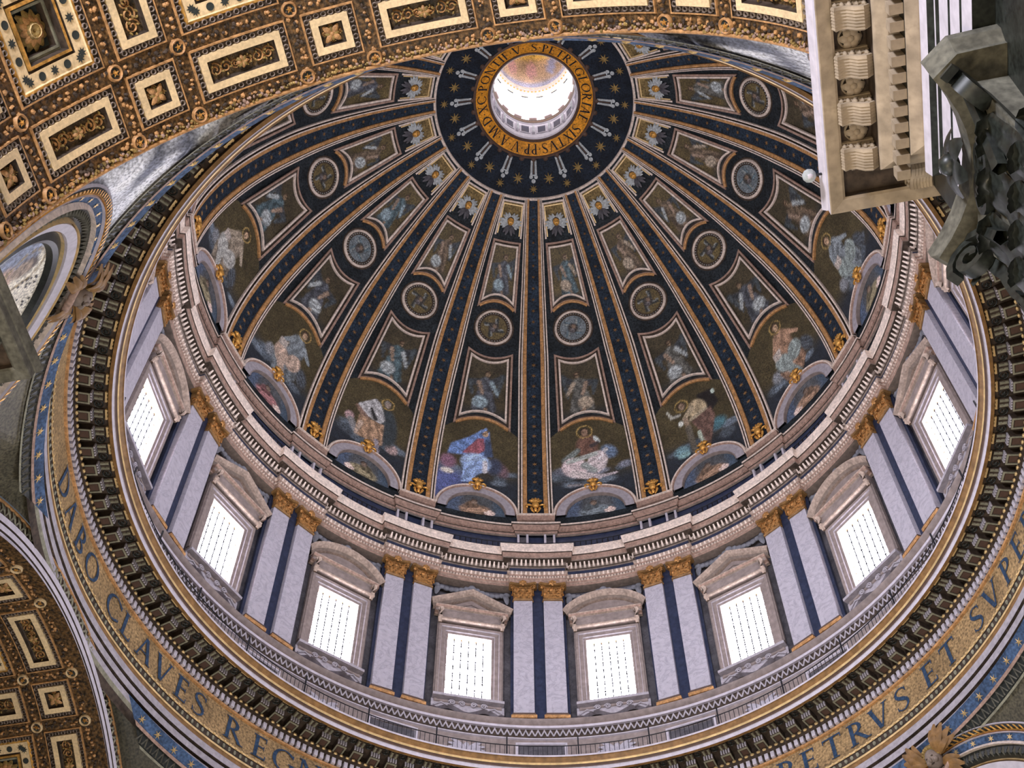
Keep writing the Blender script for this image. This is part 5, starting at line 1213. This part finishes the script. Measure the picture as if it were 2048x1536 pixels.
    ringb('inner_fillet', 11.0, 11.25, [(0, .05), (.5, .2), (1, .05)], 'goldl'); ringb('white_ring', 11.2, 12.3, [(0, .05), (.08, .26), (.92, .30), (1, .05)], 'white'); ringb('fillet', 12.3, 12.55, [(0, .05), (.5, .34), (1, .05)], 'goldl')
    leafr = ringb('leaf_ring', 12.5, 13.9, [(0, .1), (.4, .22), (1, .12)], 'dark_shade'); ringb('outer_fillet', 13.85, 14.25, [(0, .1), (.4, .34), (1, .12)], 'cream')
    ringb('star_ring', 14.2, 15.05, [(0, .10), (1, .10)], 'sky'); ringb('pale_fillet', 15.0, 15.25, [(0, .05), (.5, .22), (1, .05)], 'white'); ringb('gilt_fillet', 15.25, 15.45, [(0, .05), (.5, .2), (1, .05)], 'gold')
    ringb('rope_bed', 15.4, 15.9, [(0, .06), (.5, .12), (1, .05)], 'dark_shade'); ringb('rim', 15.9, 16.15, [(0, .02), (.5, .12), (1, .02)], 'white')
    mb = MB()
    for k in range(140):
        u = k*360/140; mb.add(Q.P([u, u+1, u+3.2, u+2.2], [15.42, 15.42, 15.88, 15.88], .16), [(0, 1, 2, 3)])
    link('rope_moulding', mb.mesh('rope_moulding', 'gold', B), root, kind='stuff')
    mb = MB()
    for k in range(120):
        u = k*3.; mb.add(Q.P([u, u+1.1, u+.3], [12.75, 13.2, 13.75], [.2, .32, .2]), [(0, 1, 2)]); mb.add(Q.P([u+2.2, u+1.1, u+1.9], [12.75, 13.2, 13.75], [.2, .32, .2]), [(0, 1, 2)])
    link('leaf_ring_ornament', mb.mesh('leaf_ring_ornament', 'dim', B), root, kind='stuff')
    for k in range(40):
        mb = MB(); u = k*9.; bb = Q.P(u, 14.62); c = Q.P(u, 14.62, .13); e1 = Q.P(u+.3, 14.62, .13)-c; e1 /= np.linalg.norm(e1); e2 = Q.P(u, 14.9, .13)-c; e2 /= np.linalg.norm(e2); e3 = np.cross(e1, e2)
        star(mb, Plane(c, e1, e2, e3), 0, 0, .17, 6, .005, rin=.35); link('gilt_star', mb.mesh('gilt_star', 'goldl', bb), root, tuple(bb-base))
    # winged putto head over the roundel
    o = SPH.P(az, 28.6, .2); ey = SPH.P(az, 29.2)-SPH.P(az, 28.2); ey /= np.linalg.norm(ey); ex = np.array([math.cos(az*D2R), -math.sin(az*D2R), 0]); ez = np.cross(ex, ey); ez = ez if ez@(-o+np.array([0, 0, 30])) > 0 else -ez
    pr = link('winged_head', None, None, tuple(o)); tag(pr, f'winged putto head over the roundel of the {side} pendentive', 'sculpture', 'winged heads of the pendentives')
    mb = MB(); ell(mb, o+ez*.2, (.42, .5, .42), 0, 12, 8, ex, ey, ez); ell(mb, o+ez*.62-ey*.06, (.09, .14, .1), 0, 6, 4, ex, ey, ez)
    for s in (-1, 1): ell(mb, o+ez*.5+ex*s*.2-ey*.14, (.16, .15, .12), 0, 6, 4, ex, ey, ez); ell(mb, o+ez*.57+ex*s*.16+ey*.08, (.07, .04, .04), 2, 6, 4, ex, ey, ez)
    ell(mb, o+ez*.58-ey*.24, (.11, .04, .05), 2, 6, 4, ex, ey, ez)
    for j in range(11): t_ = math.pi*(j/10); ell(mb, o+ez*.25+ex*.42*math.cos(t_)+ey*(.12+.42*math.sin(t_)), (.15, .15, .15), 1, 6, 4, ex, ey, ez)
    link('head', mb.mesh('head', ['stone', 'oldgold', 'umber'], tuple(o), smooth=70), pr)
    for s in (-1, 1):
        mb = MB()
        for a_, l_ in ((8, 1.1), (24, 1.3), (40, 1.35), (58, 1.25), (78, 1.1)): feather(mb, o+ex*s*.45+ey*.05+ez*.1, ex*s, ey, ez, a_, l_, .2, 0, .25)
        for a_, l_ in ((20, 1.0), (45, 1.05), (70, .95)): feather(mb, o+ex*s*.42+ez*.25, ex*s, ey, ez, a_, l_, .18, 0, .25)
        for a_, l_ in ((110, .9), (130, 1.1), (148, 1.15)): feather(mb, o+ex*s*.3-ey*.3+ez*.12, ex*s, ey, ez, a_, l_, .2, 0, .2)
        link('wing', mb.mesh('wing', 'bronze', tuple(o), smooth=60), pr)
    mb = MB(); tube(mb, [o-ey*.5-ex*.7+ez*.2, o-ey*.75-ex*.3+ez*.35, o-ey*.8+ez*.4, o-ey*.75+ex*.3+ez*.35, o-ey*.5+ex*.7+ez*.2], .14, 0, 6); link('drapery', mb.mesh('drapery', 'pink', tuple(o), smooth=60), pr)
# archivolts of the four crossing arches, on the pendentive sphere
def arch_pt(az, a, rho, n=0):
    a = np.asarray(a, float)*D2R; m = az*D2R; nv = np.array([math.sin(m), math.cos(m), 0]); tv = np.array([math.cos(m), -math.sin(m), 0])
    rho, n, a = np.broadcast_arrays(np.asarray(rho, float), np.asarray(n, float), a)
    return nv*(21.86-n)[..., None]+tv*(rho*np.sin(a))[..., None]+np.array([0, 0, 1.])*(32.72+rho*np.cos(a))[..., None]
for az, side in ((281.25, 'left'), (101.25, 'right'), (11.25, 'far')):
    A = np.linspace(-96, 96, 120)[None, :]; B = tuple(arch_pt(az, 0, 12.8)); n_ = {'left': 4, 'right': 5, 'far': 6}[side]
    root = link('trim_%d' % n_, None, None, B); tag(root, f'white moulded archivolt of the {side} crossing arch', 'arch', kind='structure')
    def strip(nm, ds, ns, mat, m=0):
        mb = MB(); mb.add(arch_pt(az, A+0*np.array(ds)[:, None], np.array(ds)[:, None]+0*A, np.array(ns)[:, None]+0*A).reshape(-1, 3), gridf(len(ds), A.shape[1]), 0 if np.isscalar(m) else list(np.repeat(m, A.shape[1]-1)))
        return link(nm, mb.mesh(nm, mat, B, smooth=35), root)
    strip('fascia', [12.36, 12.3, 12.54, 12.56, 12.61, 12.63, 12.88, 12.9, 12.95, 12.97, 13.25, 13.28], [-.35, .06, .07, .0, .0, .09, .10, .02, .02, .12, .14, .0], ['white', 'umber'], [0, 0, 1, 1, 1, 0, 1, 1, 1, 0, 0])
    strip('leaf_band', [13.26, 13.5, 13.86], [.0, .05, .0], 'umber'); strip('outer_fillet', [13.84, 13.86, 13.94, 13.97], [.0, .09, .09, .0], 'ochre')
    mb = MB()
    for q in np.arange(-80, 80, 1.9):
        for sg in (-1, 1):
            P = arch_pt(az, np.array([q, q+sg*.75, q+sg*.6]), np.array([13.32, 13.55, 13.8]), np.array([.04, .09, .05])); tube(mb, P, [.03, .06, .03], 0, 4)
    link('leaf_ornament', mb.mesh('leaf_ornament', 'wood', B), root, kind='stuff')

# ------------------------------------------------------------------ piers, entablatures, giant capital
nA = np.array([math.sin(AX*D2R), math.cos(AX*D2R), 0]); tA = np.array([math.cos(AX*D2R), -math.sin(AX*D2R), 0]); zA = np.array([0, 0, 1.])
def loc3(lat, dep, z): return nA*(21.84+dep)+tA*lat+zA*z
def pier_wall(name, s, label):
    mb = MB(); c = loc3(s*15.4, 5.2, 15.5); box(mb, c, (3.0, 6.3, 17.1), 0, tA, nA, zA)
    o = link(name, mb.mesh(name, 'dark_shade', tuple(loc3(s*15.4, 5.2, -1.6))), None, tuple(loc3(s*15.4, 5.2, -1.6))); tag(o, label, 'wall', kind='structure'); return o  # the pier's shade is put into its near-black colour
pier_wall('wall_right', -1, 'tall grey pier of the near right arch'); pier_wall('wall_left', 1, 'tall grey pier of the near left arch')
mb = MB(); box(mb, (0, 0, -1.75), (95, 95, .15)); fl = link('floor', mb.mesh('floor', 'floor', (0, 0, -1.75)), None, (0, 0, -1.75)); tag(fl, 'pale marble floor of the crossing', 'floor', kind='structure')

def entab(s, xoff, dark, label):
    """s=-1 right, +1 left. L-shaped entablature: runs along the arm and returns round the corner at the crossing"""
    lat0, dep0 = 12.0+xoff, .55-xoff                       # frieze plane / end plane at the corner
    B = loc3(s*lat0, 4, 27); root = link('entablature', None, None, tuple(B)); tag(root, label, 'entablature', 'entablatures of the near piers')
    # path of the frieze face in plan: far along the arm -> corner -> back into the pier
    pts = np.array([(lat0, 16.), (lat0, dep0), (lat0+6.5, dep0)])
    def sw(nm, prof, mats, m=0, smooth=None):
        q = np.array(prof, float); d1, d2 = np.array([0, -1.]), np.array([1., 0]); n1, n2 = np.array([-1., 0]), np.array([0, -1.]); mt = [n1, n1+n2, n2]
        V = np.array([[loc3(s*(p[0]+t[0]*o), p[1]+t[1]*o, z) for o, z in q] for p, t in zip(pts, mt)])
        mb = MB(); mb.add(V.reshape(-1, 3), gridf(3, len(q)), 0 if np.isscalar(m) else list(np.tile(m, 2))); return link(nm, mb.mesh(nm, mats, tuple(B)), root)
    st = 'gilded' if not dark else 'dim'; wh = 'white' if not dark else 'dim'  # light put into the colours: lit faces white, left pier in shaded copies
    sw('architrave', [(0.02, 24.75), (.02, 25.42), (.05, 25.46), (.05, 26.12), (.08, 26.16), (.08, 26.8), (.14, 26.85), (.14, 26.95), (.26, 27.05), (.30, 27.4), (.30, 27.48), (0, 27.5)], [wh, 'dark_shade'], [0, 1, 0, 1, 0, 1, 0, 1, 0, 0, 0])
    sw('architrave_soffit', [(.02, 24.75), (-1.2, 24.75)], 'dark_shade')
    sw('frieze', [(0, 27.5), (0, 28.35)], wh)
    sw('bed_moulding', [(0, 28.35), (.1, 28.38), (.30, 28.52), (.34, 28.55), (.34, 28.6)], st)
    sw('dentil_bed', [(.34, 28.6), (.36, 29.0)], 'dark_shade'); sw('ovolo', [(.36, 29.0), (.6, 29.02), (.84, 29.2), (.88, 29.26), (.88, 29.34)], st)  # dark bed puts the shade between the dentils into the colour
    sw('modillion_bed', [(.88, 29.34), (.90, 29.95), (1.62, 29.95)], 'umber')  # umber here is the shade in the gaps between modillions, as colour
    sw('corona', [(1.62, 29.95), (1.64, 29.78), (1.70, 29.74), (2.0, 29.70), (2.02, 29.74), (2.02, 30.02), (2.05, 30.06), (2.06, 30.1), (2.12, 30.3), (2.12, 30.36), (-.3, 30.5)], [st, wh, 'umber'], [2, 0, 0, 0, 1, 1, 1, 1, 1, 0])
    ex0, ez0 = nA, tA*(-s)                            # along the arm, out of the face
    k = 0
    for y_ in np.arange(-.28, 15, .385):              # dentils
        mb = MB(); c = loc3(s*(lat0-.5), y_, 28.8); box(mb, c, (.115, .15, .18), 0, nA, tA, zA); link('dentil', mb.mesh('dentil', st, tuple(c)), root, tuple(c-B))
    for y_ in np.arange(.95, 5.5, .385):
        mb = MB(); c = loc3(s*(lat0+y_-.6), dep0-.5, 28.8); box(mb, c, (.115, .15, .18), 0, tA, nA, zA); link('dentil', mb.mesh('dentil', st, tuple(c)), root, tuple(c-B))
    def modillion(c, al, out):
        """c at the bed corner, al along, out outward"""
        m = MB(); t = np.linspace(0, 1, 12); w = .25
        prof = [(0, 0), (.0, -.46), (.14, -.56), (.30, -.50), (.46, -.34), (.62, -.30), (.72, -.34), (.76, -.24), (.72, -.12), (.70, 0)]
        V = [c+al*sx*w+out*o+zA*z for sx in (-1, 1) for o, z in prof]; n = len(prof)
        m.add(V, [(i, i+1, n+i+1, n+i) for i in range(n-1)]+[tuple(range(n)), tuple(range(n, 2*n))[::-1]])
        box(m, c+out*.38-zA*.05, (w+.07, .44, .06), 0, al, out, zA)
        mo = link('modillion', m.mesh('modillion', st, tuple(c)), root, tuple(c-B))
        m = MB()
        for q in range(7):
            x = (-1+2*(q+.5)/7)*w*1.02; P = [c+al*x+out*o+zA*(z-.035) for o, z in prof[1:8]]; tube(m, P, [.05, .07, .075, .06, .06, .07, .045], 0, 5)
        for sx in (-1, 1):
            for j in range(5): ell(m, c+al*sx*w*1.05+out*(.08+.15*j)+zA*(-.42+.05*j), (.07, .07, .09), 0, 5, 3, al, out, zA)
        link('acanthus_leaf', m.mesh('acanthus_leaf', st, tuple(c), smooth=50), mo)
        for sx in (-1, 1):
            for o_, z_, r_ in ((.18, -.26, .2), (.62, -.17, .12)):
                m = MB(); volute(m, c+out*o_+zA*z_+al*sx*w*1.02, out, zA, al, r_, .04); link('scroll', m.mesh('scroll', st, tuple(c)), mo)
        
    sp = 1.12
    for q in range(13):
        dep = dep0-.62+q*sp
        modillion(loc3(s*(lat0-.90), dep, 29.95), nA, tA*(-s))
    for q in range(1, 4): modillion(loc3(s*(lat0-1.0+q*sp), dep0-.9, 29.95), tA*s, -nA)
    for q in range(12):                                # coffer rosettes between the brackets
        dep = dep0-.06+q*sp; c = loc3(s*(lat0-1.26), dep, 29.93); m = MB()
        for a_ in range(6): feather(m, c, nA, tA*s, -zA, a_*60, .27, .10, 0, .08)
        ell(m, c-zA*.1, (.1, .1, .08)); P2_ = Plane(c, nA, tA*s, -zA); sweep(m, P2_, circ(P2_, 0, 0, .25, 16), ROLL(.03, .05), True)
        link('coffer_rosette', m.mesh('coffer_rosette', st, tuple(c), smooth=50), root, tuple(c-B))
    return root
entab(-1, 0., False, 'heavy stone entablature with modillions on the near right pier')
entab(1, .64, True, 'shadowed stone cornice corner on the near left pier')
# giant pilaster on the right pier
mb = MB(); B = tuple(loc3(-12.1, 1.5, -1.6)); box(mb, loc3(-12.4, 1.75, 9.1), (1.5, .45, 10.7), 0, nA, tA, zA); sh = mb.mesh('shaft', 'dark_shade', B)
bell, lv, vo, ab, fl_ = capital(loc3(-12.0, 1.75, 19.75), nA, zA, tA, 3.0, 4.9, 1.02, ('dim', 'dark_shade'), B, dip=.74, cut=.16, lo=.62)  # the capital's shade is put into its dark colours
root = link('giant_pilaster', None, None, B); tag(root, 'giant pilaster with dark acanthus capital below the stone entablature', 'pilaster')
link('shaft', sh, root); cp = link('capital', bell, root)
for l in lv: link('acanthus_leaf', l, cp)
for v in vo: link('volute', v, cp)
link('abacus', ab, cp); link('abacus_flower', fl_, cp)

# small floodlight clamped to the cornice corner
c = loc3(-9.62, -.57, 30.2); B = tuple(c); root = link('spotlight', None, None, B); tag(root, 'small round floodlight fixed beside the stone cornice corner', 'lamp')
mb = MB(); ell(mb, c, (.17, .17, .19), 0, 10, 7); link('housing', mb.mesh('housing', 'silver', B, smooth=60), root)
mb = MB(); tube(mb, [c-tA*.1, c-tA*.35-zA*.02, c-tA*.75-zA*.1], .035, 0, 6); link('bracket_arm', mb.mesh('bracket_arm', 'iron', B), root)
mb = MB(); ell(mb, c+nA*.02-zA*.12, (.1, .1, .07), 0, 8, 5); link('lens', mb.mesh('lens', 'white', B, smooth=60), root)
